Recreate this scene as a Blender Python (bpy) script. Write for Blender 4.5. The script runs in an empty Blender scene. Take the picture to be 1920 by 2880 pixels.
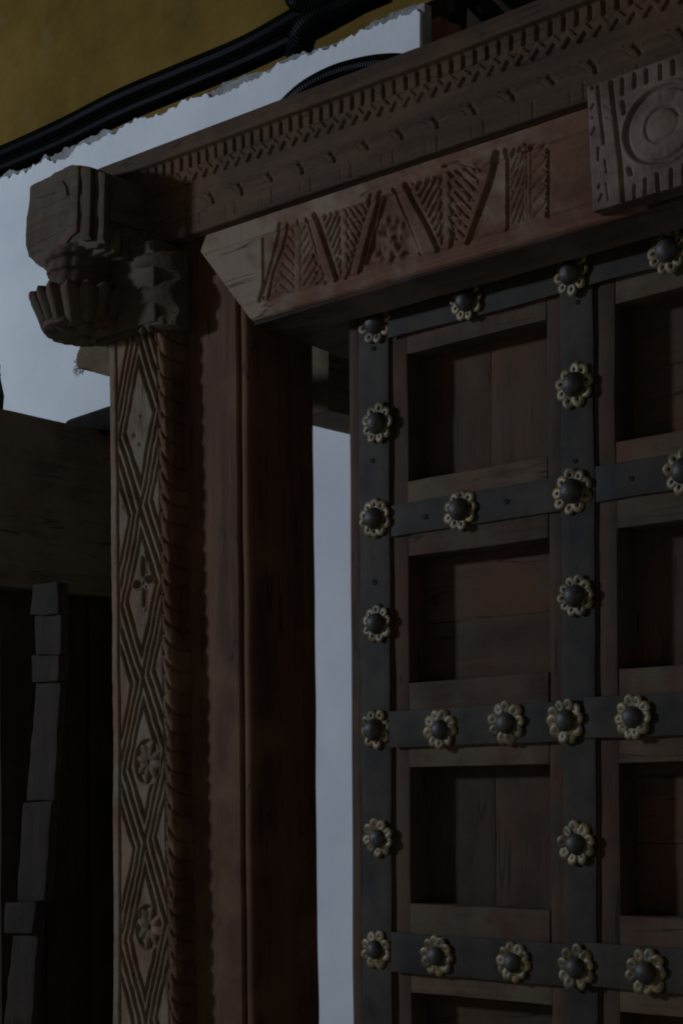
import bpy, bmesh, math, random
import numpy as np
from mathutils import Vector, Matrix, noise as mnoise

random.seed(7)
SC = bpy.context.scene
COL = SC.collection

# ------------------------------------------------------------------ camera
EYE = Vector((0.0, -2.1, 1.5))
FPX = 4700.0                      # focal length in photograph pixels (2880 px high)
YAW = math.radians(43.4)
ROLL = 0.006
S_, C_ = math.sin(YAW), math.cos(YAW)
FWD = Vector((-S_, C_, 0))
R0, U0 = Vector((C_, S_, 0)), Vector((0, 0, 1))
RGT = R0 * math.cos(ROLL) - U0 * math.sin(ROLL)
UPV = R0 * math.sin(ROLL) + U0 * math.cos(ROLL)

cam_d = bpy.data.cameras.new('camera')
cam_d.sensor_fit = 'VERTICAL'
cam_d.sensor_height = 36.0
cam_d.lens = FPX / 2880.0 * 36.0
cam_d.shift_y = 825.0 / 2880.0     # rising front: verticals stay parallel
cam_d.clip_start = 0.05
cam_d.clip_end = 200.0
cam = bpy.data.objects.new('camera', cam_d)
COL.objects.link(cam)
M = Matrix.Identity(4)
for i in range(3):
    M[i][0], M[i][1], M[i][2], M[i][3] = RGT[i], UPV[i], -FWD[i], EYE[i]
cam.matrix_world = M
SC.camera = cam

# ------------------------------------------------------------------ light
W = bpy.data.worlds.new('World')
SC.world = W
W.use_nodes = True
bg = W.node_tree.nodes['Background']
bg.inputs[0].default_value = (0.95, 0.97, 0.99, 1)
bg.inputs[1].default_value = 0.046

def area(name, loc, target, size, power, col):
    d = bpy.data.lights.new(name, 'AREA')
    d.shape = 'DISK'
    d.size = size
    d.energy = power
    d.color = col
    o = bpy.data.objects.new(name, d)
    COL.objects.link(o)
    o.location = loc
    o.rotation_euler = (Vector(target) - Vector(loc)).to_track_quat('-Z', 'Y').to_euler()
    return o
area('window_light', (-7.5, -4.4, 3.45), (-2.0, 0.1, 2.0), 0.55, 198.0, (0.66, 0.80, 1.0))
area('side_fill_light', (1.9, -4.2, 0.5), (-2.3, 0.0, 2.3), 1.6, 8.0, (0.95, 0.96, 0.98))  # unseen fill lamp added to lift the dark right-facing sides

vs = SC.view_settings
vs.view_transform = 'Standard'
vs.look = 'None'
vs.exposure = 0.0
vs.gamma = 1.0
vs.use_curve_mapping = False
SC.cycles.filter_width = 1.9


def P(px, py, y):
    """point of the vertical plane at world y seen at photograph pixel (px, py): used for measuring"""
    d = FWD + RGT * ((px - 960) / FPX) + UPV * ((2265 - py) / FPX)
    return EYE + d * ((y + 2.1) / d.y)


def PX(px, py, y):
    p = P(px, py, y)
    return p.x, p.z


def D(x, y, wy):
    return P(x * 1.2245, y * 1.2245, wy)


# ------------------------------------------------------------------ materials
def new_mat(name):
    m = bpy.data.materials.new(name)
    m.use_nodes = True
    nt = m.node_tree
    b = nt.nodes['Principled BSDF']
    return m, nt, b


def N(nt, t, **kw):
    n = nt.nodes.new(t)
    for k, v in kw.items():
        setattr(n, k, v)
    return n


def noise_node(nt, vec, scale, detail=5, rough=0.6):
    n = N(nt, 'ShaderNodeTexNoise')
    n.inputs['Scale'].default_value = scale
    n.inputs['Detail'].default_value = detail
    n.inputs['Roughness'].default_value = rough
    nt.links.new(vec, n.inputs['Vector'])
    return n.outputs['Fac']


def ramp(nt, fac, p0, p1, c0=(0, 0, 0, 1), c1=(1, 1, 1, 1)):
    r = N(nt, 'ShaderNodeValToRGB')
    r.color_ramp.elements[0].position = p0
    r.color_ramp.elements[1].position = p1
    r.color_ramp.elements[0].color = c0
    r.color_ramp.elements[1].color = c1
    nt.links.new(fac, r.inputs[0])
    return r.outputs[0]


def mix(nt, fac, a, b):
    m = N(nt, 'ShaderNodeMix', data_type='RGBA')
    for sock, v in ((m.inputs[0], fac), (m.inputs[6], a), (m.inputs[7], b)):
        if isinstance(v, (int, float)):
            sock.default_value = v
        elif isinstance(v, tuple):
            sock.default_value = v if len(v) == 4 else (*v, 1)
        else:
            nt.links.new(v, sock)
    return m.outputs[2]


def bump(nt, h, strength, dist, prev=None):
    b = N(nt, 'ShaderNodeBump')
    b.inputs['Strength'].default_value = strength
    b.inputs['Distance'].default_value = dist
    nt.links.new(h, b.inputs['Height'])
    if prev is not None:
        nt.links.new(prev, b.inputs['Normal'])
    return b.outputs[0]


def wood(name, base, axis, worn=None, dust=None, dust_amt=0.5, var=0.45, rough=0.78, crack=1.0, attr=None):
    """old timber, grain along axis 0/1/2; worn = colour rubbed through, dust = grey film"""
    m, nt, b = new_mat(name)
    tc = N(nt, 'ShaderNodeTexCoord')
    oi = N(nt, 'ShaderNodeObjectInfo')
    add = N(nt, 'ShaderNodeVectorMath', operation='ADD')
    comb = N(nt, 'ShaderNodeCombineXYZ')
    mul = N(nt, 'ShaderNodeMath', operation='MULTIPLY')
    mul.inputs[1].default_value = 9.0
    nt.links.new(oi.outputs['Random'], mul.inputs[0])
    for i in range(3):
        nt.links.new(mul.outputs[0], comb.inputs[i])
    nt.links.new(tc.outputs['Object'], add.inputs[0])
    nt.links.new(comb.outputs[0], add.inputs[1])
    vec = add.outputs[0]
    mp = N(nt, 'ShaderNodeMapping')
    sc = [1.0, 1.0, 1.0]
    sc[axis] = 0.06
    mp.inputs['Scale'].default_value = sc
    nt.links.new(vec, mp.inputs['Vector'])
    g = noise_node(nt, mp.outputs[0], 150, 7, 0.7)
    g2 = noise_node(nt, mp.outputs[0], 34, 5, 0.6)
    big = noise_node(nt, vec, 6.5, 4, 0.55)
    fine = noise_node(nt, vec, 55, 6, 0.65)
    dark = tuple(v * (1 - var) for v in base)
    lite = tuple(min(1, v * (1 + var)) for v in base)
    c = mix(nt, ramp(nt, g2, 0.3, 0.7), dark, lite)
    c = mix(nt, ramp(nt, g, 0.34, 0.58, (0.32, 0.32, 0.32, 1), (0, 0, 0, 1)), c, tuple(v * 0.35 for v in base))
    bl = noise_node(nt, mp.outputs[0], 15, 7, 0.72)
    c = mix(nt, ramp(nt, bl, 0.40, 0.60, (0.62, 0.62, 0.62, 1), (0, 0, 0, 1)), c, tuple(v * 0.42 for v in base))
    bl2 = noise_node(nt, mp.outputs[0], 95, 6, 0.7)
    c = mix(nt, ramp(nt, bl2, 0.56, 0.72, (0, 0, 0, 1), (0.5, 0.5, 0.5, 1)), c, (base[0] * 1.7, base[1] * 1.55, base[2] * 1.4))
    if worn:
        c = mix(nt, ramp(nt, big, 0.5, 0.66), c, worn)
    ck = noise_node(nt, mp.outputs[0], 21, 3, 0.5)
    cr = N(nt, 'ShaderNodeValToRGB')
    el = cr.color_ramp.elements
    el[0].position, el[0].color = 0.490, (0, 0, 0, 1)
    el[1].position, el[1].color = 0.510, (0, 0, 0, 1)
    e2 = el.new(0.5)
    e2.color = (0.85, 0.85, 0.85, 1)
    nt.links.new(ck, cr.inputs[0])
    cm = N(nt, 'ShaderNodeMath', operation='MULTIPLY')
    nt.links.new(cr.outputs[0], cm.inputs[0])
    nt.links.new(ramp(nt, noise_node(nt, vec, 9, 3, 0.5), 0.48, 0.58), cm.inputs[1])
    crack_mask = cm.outputs[0]
    if dust:
        mm = N(nt, 'ShaderNodeMath', operation='MULTIPLY')
        mm.inputs[1].default_value = dust_amt
        d1 = noise_node(nt, vec, 11, 6, 0.62)
        nt.links.new(ramp(nt, d1, 0.40, 0.60), mm.inputs[0])
        fac = mm.outputs[0]
        if attr:
            at = N(nt, 'ShaderNodeAttribute', attribute_name=attr)
            fac = at.outputs['Fac']
        c = mix(nt, fac, c, dust)
    c = mix(nt, crack_mask if worn else 0.0, c, tuple(v * 0.16 for v in base))
    # per piece tone
    tone = N(nt, 'ShaderNodeMapRange')
    tone.inputs[3].default_value = 0.78
    tone.inputs[4].default_value = 1.18
    nt.links.new(oi.outputs['Random'], tone.inputs[0])
    hsv = N(nt, 'ShaderNodeHueSaturation')
    nt.links.new(tone.outputs[0], hsv.inputs['Value'])
    nt.links.new(c, hsv.inputs['Color'])
    nt.links.new(hsv.outputs[0], b.inputs['Base Color'])
    b.inputs['Roughness'].default_value = rough
    b.inputs['Specular IOR Level'].default_value = 0.16
    n1 = bump(nt, g, 0.55 * crack, 0.0016)
    n2 = bump(nt, fine, 0.45, 0.0016, n1)
    nt.links.new(n2, b.inputs['Normal'])
    return m


def simple(name, c0, c1, scale, rough=0.7, metal=0.0, bmp=0.4, dist=0.002, spec=0.4, rnd=0.0, p=(0.35, 0.65)):
    m, nt, b = new_mat(name)
    tc = N(nt, 'ShaderNodeTexCoord')
    f = noise_node(nt, tc.outputs['Object'], scale, 6, 0.62)
    f2 = noise_node(nt, tc.outputs['Object'], scale * 7, 5, 0.65)
    c = mix(nt, ramp(nt, f, *p), c0, c1)
    if rnd:
        oi = N(nt, 'ShaderNodeObjectInfo')
        tone = N(nt, 'ShaderNodeMapRange')
        tone.inputs[3].default_value = 1 - rnd
        tone.inputs[4].default_value = 1 + rnd
        nt.links.new(oi.outputs['Random'], tone.inputs[0])
        hsv = N(nt, 'ShaderNodeHueSaturation')
        nt.links.new(tone.outputs[0], hsv.inputs['Value'])
        nt.links.new(c, hsv.inputs['Color'])
        c = hsv.outputs[0]
    nt.links.new(c, b.inputs['Base Color'])
    b.inputs['Roughness'].default_value = rough
    b.inputs['Metallic'].default_value = metal
    b.inputs['Specular IOR Level'].default_value = spec
    n = bump(nt, f2, bmp, dist)
    n = bump(nt, f, bmp * 0.6, dist * 2, n)
    nt.links.new(n, b.inputs['Normal'])
    return m


BR = (0.105, 0.057, 0.041)
MAT = {}
MAT['jamb'] = wood('jamb_wood', (0.1407, 0.0668, 0.0361), 2, worn=(0.1486, 0.0799, 0.0386), var=0.28, crack=0.7)
MAT['pilaster'] = wood('pilaster_wood', (0.1551, 0.0917, 0.0558), 2, worn=(0.1897, 0.0906, 0.0495), dust=(0.1839, 0.1385, 0.0918), dust_amt=0.8, var=0.25, crack=0.5)
MAT['rope'] = wood('rope_wood', (0.1152, 0.0551, 0.0278), 2, worn=(0.1567, 0.0917, 0.0463), var=0.3, crack=0.5)
MAT['cornice'] = wood('cornice_wood', (0.0882, 0.0491, 0.0266), 0, worn=(0.1076, 0.0538, 0.0250), var=0.28, crack=0.6)
MAT['board'] = wood('board_wood', (0.1568, 0.0659, 0.0370), 0, worn=(0.1478, 0.0693, 0.0361), dust=(0.2319, 0.1632, 0.1123), var=0.3, crack=0.5, attr='dust')
MAT['block'] = wood('block_wood', (0.1306, 0.0807, 0.0545), 0, dust=(0.2142, 0.1539, 0.1106), dust_amt=0.9, var=0.3, crack=0.5)
MAT['lintel'] = wood('lintel_wood', (0.1076, 0.0518, 0.0250), 0, worn=(0.1126, 0.0611, 0.0324), var=0.4)
MAT['corbel'] = wood('corbel_wood', (0.0939, 0.0587, 0.0344), 0, worn=(0.1024, 0.0513, 0.0273), dust=(0.0920, 0.0715, 0.0465), dust_amt=0.6, var=0.35, crack=0.7)
MAT['door_v'] = wood('door_wood_upright', (0.0779, 0.0426, 0.0243), 2, worn=(0.0942, 0.0408, 0.0221), dust=(0.0757, 0.0528, 0.0331), dust_amt=0.55, var=0.3, crack=0.7)
MAT['door_h'] = wood('door_wood_cross', (0.0902, 0.0480, 0.0279), 0, worn=(0.1076, 0.0463, 0.0250), dust=(0.1178, 0.0852, 0.0516), dust_amt=0.65, var=0.3, crack=0.7)
MAT['panel'] = wood('panel_wood', (0.0780, 0.0410, 0.0216), 2, worn=(0.0941, 0.0381, 0.0180), dust=(0.0758, 0.0487, 0.0289), dust_amt=0.6, var=0.3, crack=0.6)
MAT['panel_h'] = wood('panel_wood_cross', (0.0780, 0.0410, 0.0216), 0, worn=(0.0919, 0.0381, 0.0173), dust=(0.0758, 0.0487, 0.0289), dust_amt=0.6, var=0.3, crack=0.6)
MAT['darkwood'] = wood('dark_timber', (0.1167, 0.0738, 0.0420), 1, worn=(0.1070, 0.0633, 0.0364), dust=(0.1460, 0.1090, 0.0699), dust_amt=0.6, var=0.4)
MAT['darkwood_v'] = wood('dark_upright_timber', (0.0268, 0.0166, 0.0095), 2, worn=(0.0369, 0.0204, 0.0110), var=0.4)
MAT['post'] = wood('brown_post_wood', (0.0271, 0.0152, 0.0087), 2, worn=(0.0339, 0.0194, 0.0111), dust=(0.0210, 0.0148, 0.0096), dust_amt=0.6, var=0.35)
MAT['stub'] = wood('stub_wood', (0.1229, 0.0741, 0.0383), 0, worn=(0.1024, 0.0480, 0.0221), dust=(0.1537, 0.1111, 0.0662), dust_amt=0.5, var=0.35)
MAT['soffit'] = wood('shade_dark_soffit', (0.0399, 0.0215, 0.0113), 0, worn=(0.0578, 0.0334, 0.0193), var=0.4)  # shade of the underside is put into this wood colour
MAT['black'] = simple('black_log_wood', (0.006, 0.005, 0.005), (0.012, 0.010, 0.009), 20, rough=0.9, spec=0.1)  # plain near-black wood for the round log
MAT['iron_plain'] = simple('strap_iron', (0.019, 0.0152, 0.0112), (0.060, 0.046, 0.032), 16, rough=0.68, metal=0.0, bmp=0.35, dist=0.0012, spec=0.16, rnd=0.15, p=(0.3, 0.72))
def iron():
    m = MAT['iron_plain']
    nt = m.node_tree
    b = nt.nodes['Principled BSDF']
    src = b.inputs['Base Color'].links[0].from_socket
    tc = N(nt, 'ShaderNodeTexCoord')
    r1 = noise_node(nt, tc.outputs['Object'], 22, 7, 0.7)
    r2 = noise_node(nt, tc.outputs['Object'], 5, 4, 0.6)
    c = mix(nt, ramp(nt, r1, 0.52, 0.70, (0, 0, 0, 1), (0.7, 0.7, 0.7, 1)), src, (0.050, 0.032, 0.024))
    c = mix(nt, ramp(nt, r2, 0.48, 0.72, (0, 0, 0, 1), (0.6, 0.6, 0.6, 1)), c, (0.014, 0.013, 0.013))
    nt.links.new(c, b.inputs['Base Color'])
    return m
MAT['iron'] = iron()
MAT['boss'] = simple('boss_iron', (0.028, 0.0235, 0.0195), (0.066, 0.054, 0.043), 38, rough=0.5, metal=0.1, bmp=0.5, dist=0.0016, spec=0.5, rnd=0.2)
MAT['brass'] = simple('worn_brass', (0.060, 0.044, 0.020), (0.225, 0.150, 0.044), 34, rough=0.5, metal=0.2, bmp=0.4, dist=0.0008, spec=0.5, rnd=0.42, p=(0.36, 0.68))
MAT['hole'] = simple('old_nail_iron', (0.006, 0.006, 0.006), (0.012, 0.011, 0.01), 60, rough=0.9)
MAT['white'] = simple('white_limewash', (0.69, 0.70, 0.71), (0.80, 0.80, 0.80), 4.5, rough=0.9, bmp=0.07, dist=0.0015, spec=0.1)
MAT['render'] = simple('grey_render', (0.22, 0.215, 0.20), (0.42, 0.41, 0.40), 28, rough=0.95, bmp=0.8, dist=0.006, spec=0.1)
MAT['brick'] = simple('broken_brick', (0.14, 0.05, 0.032), (0.26, 0.11, 0.07), 24, rough=0.95, bmp=0.8, dist=0.006, spec=0.1, rnd=0.15)
MAT['conduit'] = simple('black_conduit_plastic', (0.004, 0.0041, 0.0045), (0.009, 0.0092, 0.010), 12, rough=0.45, bmp=0.12, dist=0.001, spec=0.10)
MAT['mortar'] = simple('dark_rubble', (0.03, 0.026, 0.022), (0.055, 0.046, 0.038), 14, rough=0.95, bmp=0.8, dist=0.01, spec=0.1)
MAT['floor'] = simple('pale_stone_floor', (0.36, 0.33, 0.29), (0.46, 0.42, 0.36), 3, rough=0.9)


def ochre():
    m, nt, b = new_mat('ochre_paint')
    tc = N(nt, 'ShaderNodeTexCoord')
    v = tc.outputs['Object']
    f = noise_node(nt, v, 3.2, 8, 0.7)
    g = noise_node(nt, v, 4.2, 6, 0.6)
    h = noise_node(nt, v, 60, 5, 0.6)
    c = mix(nt, ramp(nt, f, 0.35, 0.68), (0.120, 0.072, 0.014), (0.215, 0.128, 0.027))
    c = mix(nt, ramp(nt, g, 0.56, 0.72, (0, 0, 0, 1), (0.65, 0.65, 0.65, 1)), c, (0.20, 0.150, 0.075))
    nt.links.new(c, b.inputs['Base Color'])
    b.inputs['Roughness'].default_value = 0.95
    b.inputs['Specular IOR Level'].default_value = 0.1
    nt.links.new(bump(nt, h, 0.3, 0.003), b.inputs['Normal'])
    return m
MAT['ochre'] = ochre()


# ------------------------------------------------------------------ builders
def tag(o, label=None, cat=None, group=None, kind=None):
    if label: o['label'] = label
    if cat: o['category'] = cat
    if group: o['group'] = group
    if kind: o['kind'] = kind
    return o


def thing(name, label, cat, loc=(0, 0, 0), group=None):
    o = bpy.data.objects.new(name, None)
    o.empty_display_size = 0.1
    COL.objects.link(o)
    o.location = loc
    return tag(o, label, cat, group)


def wloc(o):
    v = Vector((0, 0, 0))
    while o is not None:
        v += o.location
        o = o.parent
    return v


def link(name, me, mat, parent=None, loc=None):
    o = bpy.data.objects.new(name, me)
    COL.objects.link(o)
    if mat is not None and not me.materials:
        me.materials.append(mat)
    if parent is not None:
        o.parent = parent
    if loc is not None:
        o.location = loc
    return o


def mesh_np(name, verts, faces, mat, parent=None, smooth=True):
    """verts in world coordinates"""
    off = wloc(parent) if parent is not None else Vector((0, 0, 0))
    v = np.asarray(verts, dtype=np.float64) - np.array(off)
    me = bpy.data.meshes.new(name)
    me.from_pydata(v.tolist() if len(v) < 2000 else v, [], faces if not isinstance(faces, np.ndarray) else faces.tolist())
    me.update()
    if smooth:
        me.polygons.foreach_set('use_smooth', [True] * len(me.polygons))
    return link(name, me, mat, parent)


def bm_obj(name, bm, mat, parent=None, smooth=False, sharp=None):
    off = wloc(parent) if parent is not None else Vector((0, 0, 0))
    bmesh.ops.recalc_face_normals(bm, faces=bm.faces)
    for v in bm.verts:
        v.co -= off
    me = bpy.data.meshes.new(name)
    bm.to_mesh(me)
    bm.free()
    if smooth:
        for p in me.polygons:
            p.use_smooth = True
        if sharp:
            me.set_sharp_from_angle(angle=math.radians(sharp))
    return link(name, me, mat, parent)


def wobble(bm, amp, freq, seed=0.0):
    for v in bm.verts:
        d = mnoise.noise_vector(v.co * freq + Vector((seed, seed * 1.7, -seed)))
        v.co += d * amp


def hexa(name, front, back, mat, parent=None, bevel=0.003, amp=0.0012, freq=9.0, cut=0.06, seed=None):
    """timber from two quads (each TL, TR, BR, BL), edges worn and slightly uneven"""
    bm = bmesh.new()
    f = [bm.verts.new(p) for p in front]
    k = [bm.verts.new(p) for p in back]
    bm.faces.new(f)
    bm.faces.new(k[::-1])
    for i in range(4):
        j = (i + 1) % 4
        bm.faces.new((f[j], f[i], k[i], k[j]))
    if cut:
        for _ in range(2):
            for grp in range(3):
                es = [e for e in bm.edges if e.calc_length() > cut * 1.6]
                if not es:
                    break
                L = max(e.calc_length() for e in es)
                es = [e for e in es if e.calc_length() > L * 0.6]
                n = max(1, min(24, int(L / cut)))
                bmesh.ops.subdivide_edges(bm, edges=es, cuts=n, use_grid_fill=True)
    if amp:
        wobble(bm, amp, freq, random.uniform(0, 50) if seed is None else seed)
    if bevel:
        bmesh.ops.recalc_face_normals(bm, faces=bm.faces)
        es = [e for e in bm.edges if len(e.link_faces) == 2 and e.calc_face_angle(0) > 0.7]
        bmesh.ops.bevel(bm, geom=es, offset=bevel, segments=2, affect='EDGES', profile=0.6)
    return bm_obj(name, bm, mat, parent, smooth=True, sharp=40)


def box(name, x0, x1, y0, y1, z0, z1, mat, parent=None, **kw):
    fr = [(x0, y0, z1), (x1, y0, z1), (x1, y0, z0), (x0, y0, z0)]
    bk = [(x0, y1, z1), (x1, y1, z1), (x1, y1, z0), (x0, y1, z0)]
    return hexa(name, fr, bk, mat, parent, **kw)


def grid_solid(name, X, Z, H, y0, yb, mat, parent=None, jitter=0.0):
    """carved face: X, Z (nv, nu) in the plane y = y0, H height towards the viewer; closed to yb"""
    nv, nu = X.shape
    V = np.stack([X, y0 - H, Z], -1).reshape(-1, 3)
    idx = np.arange(nv * nu).reshape(nv, nu)
    q = np.stack([idx[:-1, :-1], idx[1:, :-1], idx[1:, 1:], idx[:-1, 1:]], -1).reshape(-1, 4)
    ring = np.concatenate([idx[0, :], idx[1:, -1], idx[-1, -2::-1], idx[-2:0:-1, 0]])
    B = V[ring].copy()
    B[:, 1] = yb
    nb = len(V)
    bidx = nb + np.arange(len(ring))
    r2, b2 = np.roll(ring, -1), np.roll(bidx, -1)
    side = np.stack([ring, r2, b2, bidx], -1)
    faces = q.tolist() + side.tolist() + [bidx[::-1].tolist()]
    V = np.concatenate([V, B])
    me = bpy.data.meshes.new(name)
    off = wloc(parent) if parent is not None else Vector((0, 0, 0))
    me.from_pydata((V - np.array(off)).tolist(), [], faces)
    me.update()
    sm = np.zeros(len(faces), dtype=bool)
    sm[:len(q)] = True
    me.polygons.foreach_set('use_smooth', sm)
    bm = bmesh.new()
    bm.from_mesh(me)
    bmesh.ops.recalc_face_normals(bm, faces=bm.faces)
    bm.to_mesh(me)
    bm.free()
    return link(name, me, mat, parent)


def sstep(t):
    t = np.clip(t, 0, 1)
    return t * t * (3 - 2 * t)


def pdist(X, Z, pts):
    d = np.full(X.shape, 9.0)
    for (ax, az), (bx_, bz) in zip(pts[:-1], pts[1:]):
        vx, vz = bx_ - ax, bz - az
        L = vx * vx + vz * vz + 1e-12
        t = np.clip(((X - ax) * vx + (Z - az) * vz) / L, 0, 1)
        d = np.minimum(d, np.hypot(X - ax - t * vx, Z - az - t * vz))
    return d


def cut(X, Z, H, pts, half, depth, soft=0.6):
    if len(pts) == 1:
        pts = [pts[0], (pts[0][0] + 1e-4, pts[0][1])]
    d = pdist(X, Z, pts)
    s = 1 - sstep((d - half * (1 - soft)) / (half * soft))
    np.minimum(H, -depth * s + H * (1 - s), out=H)


def npnoise(X, Z, f, seed=0.0):
    """cheap smooth noise for hand-worked unevenness"""
    r = np.random.RandomState(int(seed * 10) + 3)
    out = np.zeros(X.shape)
    for k in range(9):
        a = r.uniform(0, 6.28)
        ff = f * r.uniform(0.6, 1.9)
        out += np.sin((X * math.cos(a) + Z * math.sin(a)) * ff + r.uniform(0, 6.28))
    return out / 9.0


def prism(name, prof, z0, z1, mat, parent, axis='z', n=24, amp=0.001, freq=6.0, lean=0.0, smooth=True, sharp=32):
    """profile [(x, y)] extruded along z with small unevenness"""
    bm = bmesh.new()
    rows = []
    sd = random.uniform(0, 40)
    for k in range(n + 1):
        t = k / n
        z = z0 + (z1 - z0) * t
        row = []
        for (x, y) in prof:
            d = mnoise.noise_vector(Vector((x * 3 + sd, y * 3, z * freq)))
            row.append(bm.verts.new((x + lean * (z1 - z) / (z1 - z0) + d.x * amp, y + d.y * amp, z)))
        rows.append(row)
    m = len(prof)
    for k in range(n):
        for i in range(m):
            j = (i + 1) % m
            bm.faces.new((rows[k][i], rows[k][j], rows[k + 1][j], rows[k + 1][i]))
    bm.faces.new(rows[0][::-1])
    bm.faces.new(rows[-1])
    return bm_obj(name, bm, mat, parent, smooth=smooth, sharp=sharp)


def poly_extrude(name, pts, y0, y1, mat, parent, bevel=0.003, amp=0.0012, freq=14.0, fine=0.0):
    """outline [(x, z)] in the plane y0 extruded back to y1"""
    bm = bmesh.new()
    a = [bm.verts.new((x, y0, z)) for x, z in pts]
    b = [bm.verts.new((x, y1, z)) for x, z in pts]
    bm.faces.new(a)
    bm.faces.new(b[::-1])
    for i in range(len(pts)):
        j = (i + 1) % len(pts)
        bm.faces.new((a[j], a[i], b[i], b[j]))
    bmesh.ops.recalc_face_normals(bm, faces=bm.faces)
    if bevel:
        es = [e for e in bm.edges if e.calc_face_angle(0) > 0.5]
        bmesh.ops.bevel(bm, geom=es, offset=bevel, segments=2, affect='EDGES', profile=0.6, clamp_overlap=True)
    bmesh.ops.triangulate(bm, faces=[f for f in bm.faces if len(f.verts) > 4])
    if fine:
        bmesh.ops.triangulate(bm, faces=bm.faces[:])
        for _ in range(5):
            es = [e for e in bm.edges if e.calc_length() > fine]
            if not es: break
            bmesh.ops.subdivide_edges(bm, edges=es, cuts=1)
            bmesh.ops.triangulate(bm, faces=[f for f in bm.faces if len(f.verts) > 3])
        wobble(bm, amp * 0.45, freq * 3.3, 7.7)
        wobble(bm, amp * 0.2, freq * 8, 1.7)
    if amp:
        wobble(bm, amp, freq, random.uniform(0, 40))
    return bm_obj(name, bm, mat, parent, smooth=True, sharp=35)


def lathe_mesh(name, prof, seg, mat, lob=None):
    """profile [(r, h)] turned about local z; lob(r, h, a) -> r"""
    vs_, fs = [], []
    for r, h in prof:
        for k in range(seg):
            a = 2 * math.pi * k / seg
            rr = lob(r, h, a) if lob else r
            vs_.append((rr * math.cos(a), rr * math.sin(a), h))
    for i in range(len(prof) - 1):
        for k in range(seg):
            j = (k + 1) % seg
            fs.append((i * seg + k, i * seg + j, (i + 1) * seg + j, (i + 1) * seg + k))
    fs.append(list(range((len(prof) - 1) * seg, len(prof) * seg)))
    fs.append(list(range(seg))[::-1])
    me = bpy.data.meshes.new(name)
    me.from_pydata(vs_, [], fs)
    me.update()
    for p in me.polygons:
        p.use_smooth = True
    me.set_sharp_from_angle(angle=math.radians(50))
    me.materials.append(mat)
    return me


def catmull(pts, n):
    pts = [Vector(p) for p in pts]
    pts = [pts[0] * 2 - pts[1]] + pts + [pts[-1] * 2 - pts[-2]]
    out = []
    for i in range(1, len(pts) - 2):
        p0, p1, p2, p3 = pts[i - 1:i + 3]
        for k in range(n):
            t = k / n
            out.append(0.5 * ((2 * p1) + (p2 - p0) * t + (2 * p0 - 5 * p1 + 4 * p2 - p3) * t * t + (3 * p1 - p0 - 3 * p2 + p3) * t ** 3))
    out.append(pts[-2])
    return out


def conduit(name, pts, r, pitch, label, parent=None, seg=14):
    """corrugated plastic pipe along a curve"""
    c = catmull(pts, 40)
    # arc-length resample
    L = [0.0]
    for a, b in zip(c[:-1], c[1:]):
        L.append(L[-1] + (b - a).length)
    step = pitch / 4
    n = int(L[-1] / step)
    path = []
    j = 0
    for i in range(n + 1):
        s = i * step
        while j < len(L) - 2 and L[j + 1] < s:
            j += 1
        t = (s - L[j]) / max(1e-9, L[j + 1] - L[j])
        path.append(c[j].lerp(c[j + 1], t))
    V, F = [], []
    up = Vector((0, 0, 1))
    for i, p in enumerate(path):
        tg = (path[min(i + 1, n)] - path[max(i - 1, 0)]).normalized()
        sx = tg.cross(up)
        if sx.length < 0.05:
            sx = tg.cross(Vector((0, 1, 0)))
        sx.normalize()
        sy = sx.cross(tg)
        rr = r * (1.0 if i % 4 in (1, 2) else 0.86)
        for k in range(seg):
            a = 2 * math.pi * k / seg
            V.append(p + sx * (rr * math.cos(a)) + sy * (rr * math.sin(a)))
    for i in range(n):
        for k in range(seg):
            q = (k + 1) % seg
            F.append((i * seg + k, i * seg + q, (i + 1) * seg + q, (i + 1) * seg + k))
    F.append(list(range(seg))[::-1])
    F.append(list(range(n * seg, (n + 1) * seg)))
    o = mesh_np(name, [tuple(v) for v in V], F, MAT['conduit'], parent, smooth=False)
    tag(o, label, 'conduit', 'corrugated cable conduits on the broken wall top')
    return o


# ================================================================== SETTING
fl = box('floor', -7, 3, -6, 3.5, -0.2, 0.0, MAT['floor'], bevel=0, amp=0, cut=0)
tag(fl, 'plain pale stone floor under the door and its frame', kind='structure')

# ochre wall behind everything
oc = box('ochre_wall', -6.2, 0.6, 1.05, 1.25, 0.0, 4.9, MAT['ochre'], bevel=0, amp=0, cut=0)
tag(oc, 'mustard yellow painted wall above the black conduits', 'wall')


def ragged(name, x0, x1, z0, top, y0, y1, mat, parent, step=0.004):
    n = int((x1 - x0) / step)
    V, F = [], []
    for i in range(n + 1):
        x = x0 + (x1 - x0) * i / n
        zt = top(x)
        yj = 0.0015 * mnoise.noise(Vector((x * 40, 3, 1)))
        V += [(x, y0, z0), (x, y0, zt - 0.03), (x, y0 + 0.001 + yj, zt), (x, y1, zt + 0.004 * mnoise.noise(Vector((x * 60, 7, 2)))), (x, y1, z0)]
    for i in range(n):
        a, b = i * 5, i * 5 + 5
        for k in range(4):
            F.append((a + k, b + k, b + k + 1, a + k + 1))
        F.append((a + 4, b + 4, b, a))
    F.append((0, 1, 2, 3, 4))
    F.append(tuple(n * 5 + k for k in (4, 3, 2, 1, 0)))
    o = mesh_np(name, V, F, mat, parent, smooth=False)
    return o


wall = thing('white_wall', 'white limewashed wall with a ragged broken top edge behind the frame', 'wall', (-4.0, 0.5, 0))
WX1 = -2.226


def ztop_base(x):
    return 3.146 + (x + 2.223) * (3.187 - 3.146) / (-3.688 + 2.223)


def nz(x, f, s):
    return mnoise.noise(Vector((x * f, s, s * 0.37)))


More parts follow.
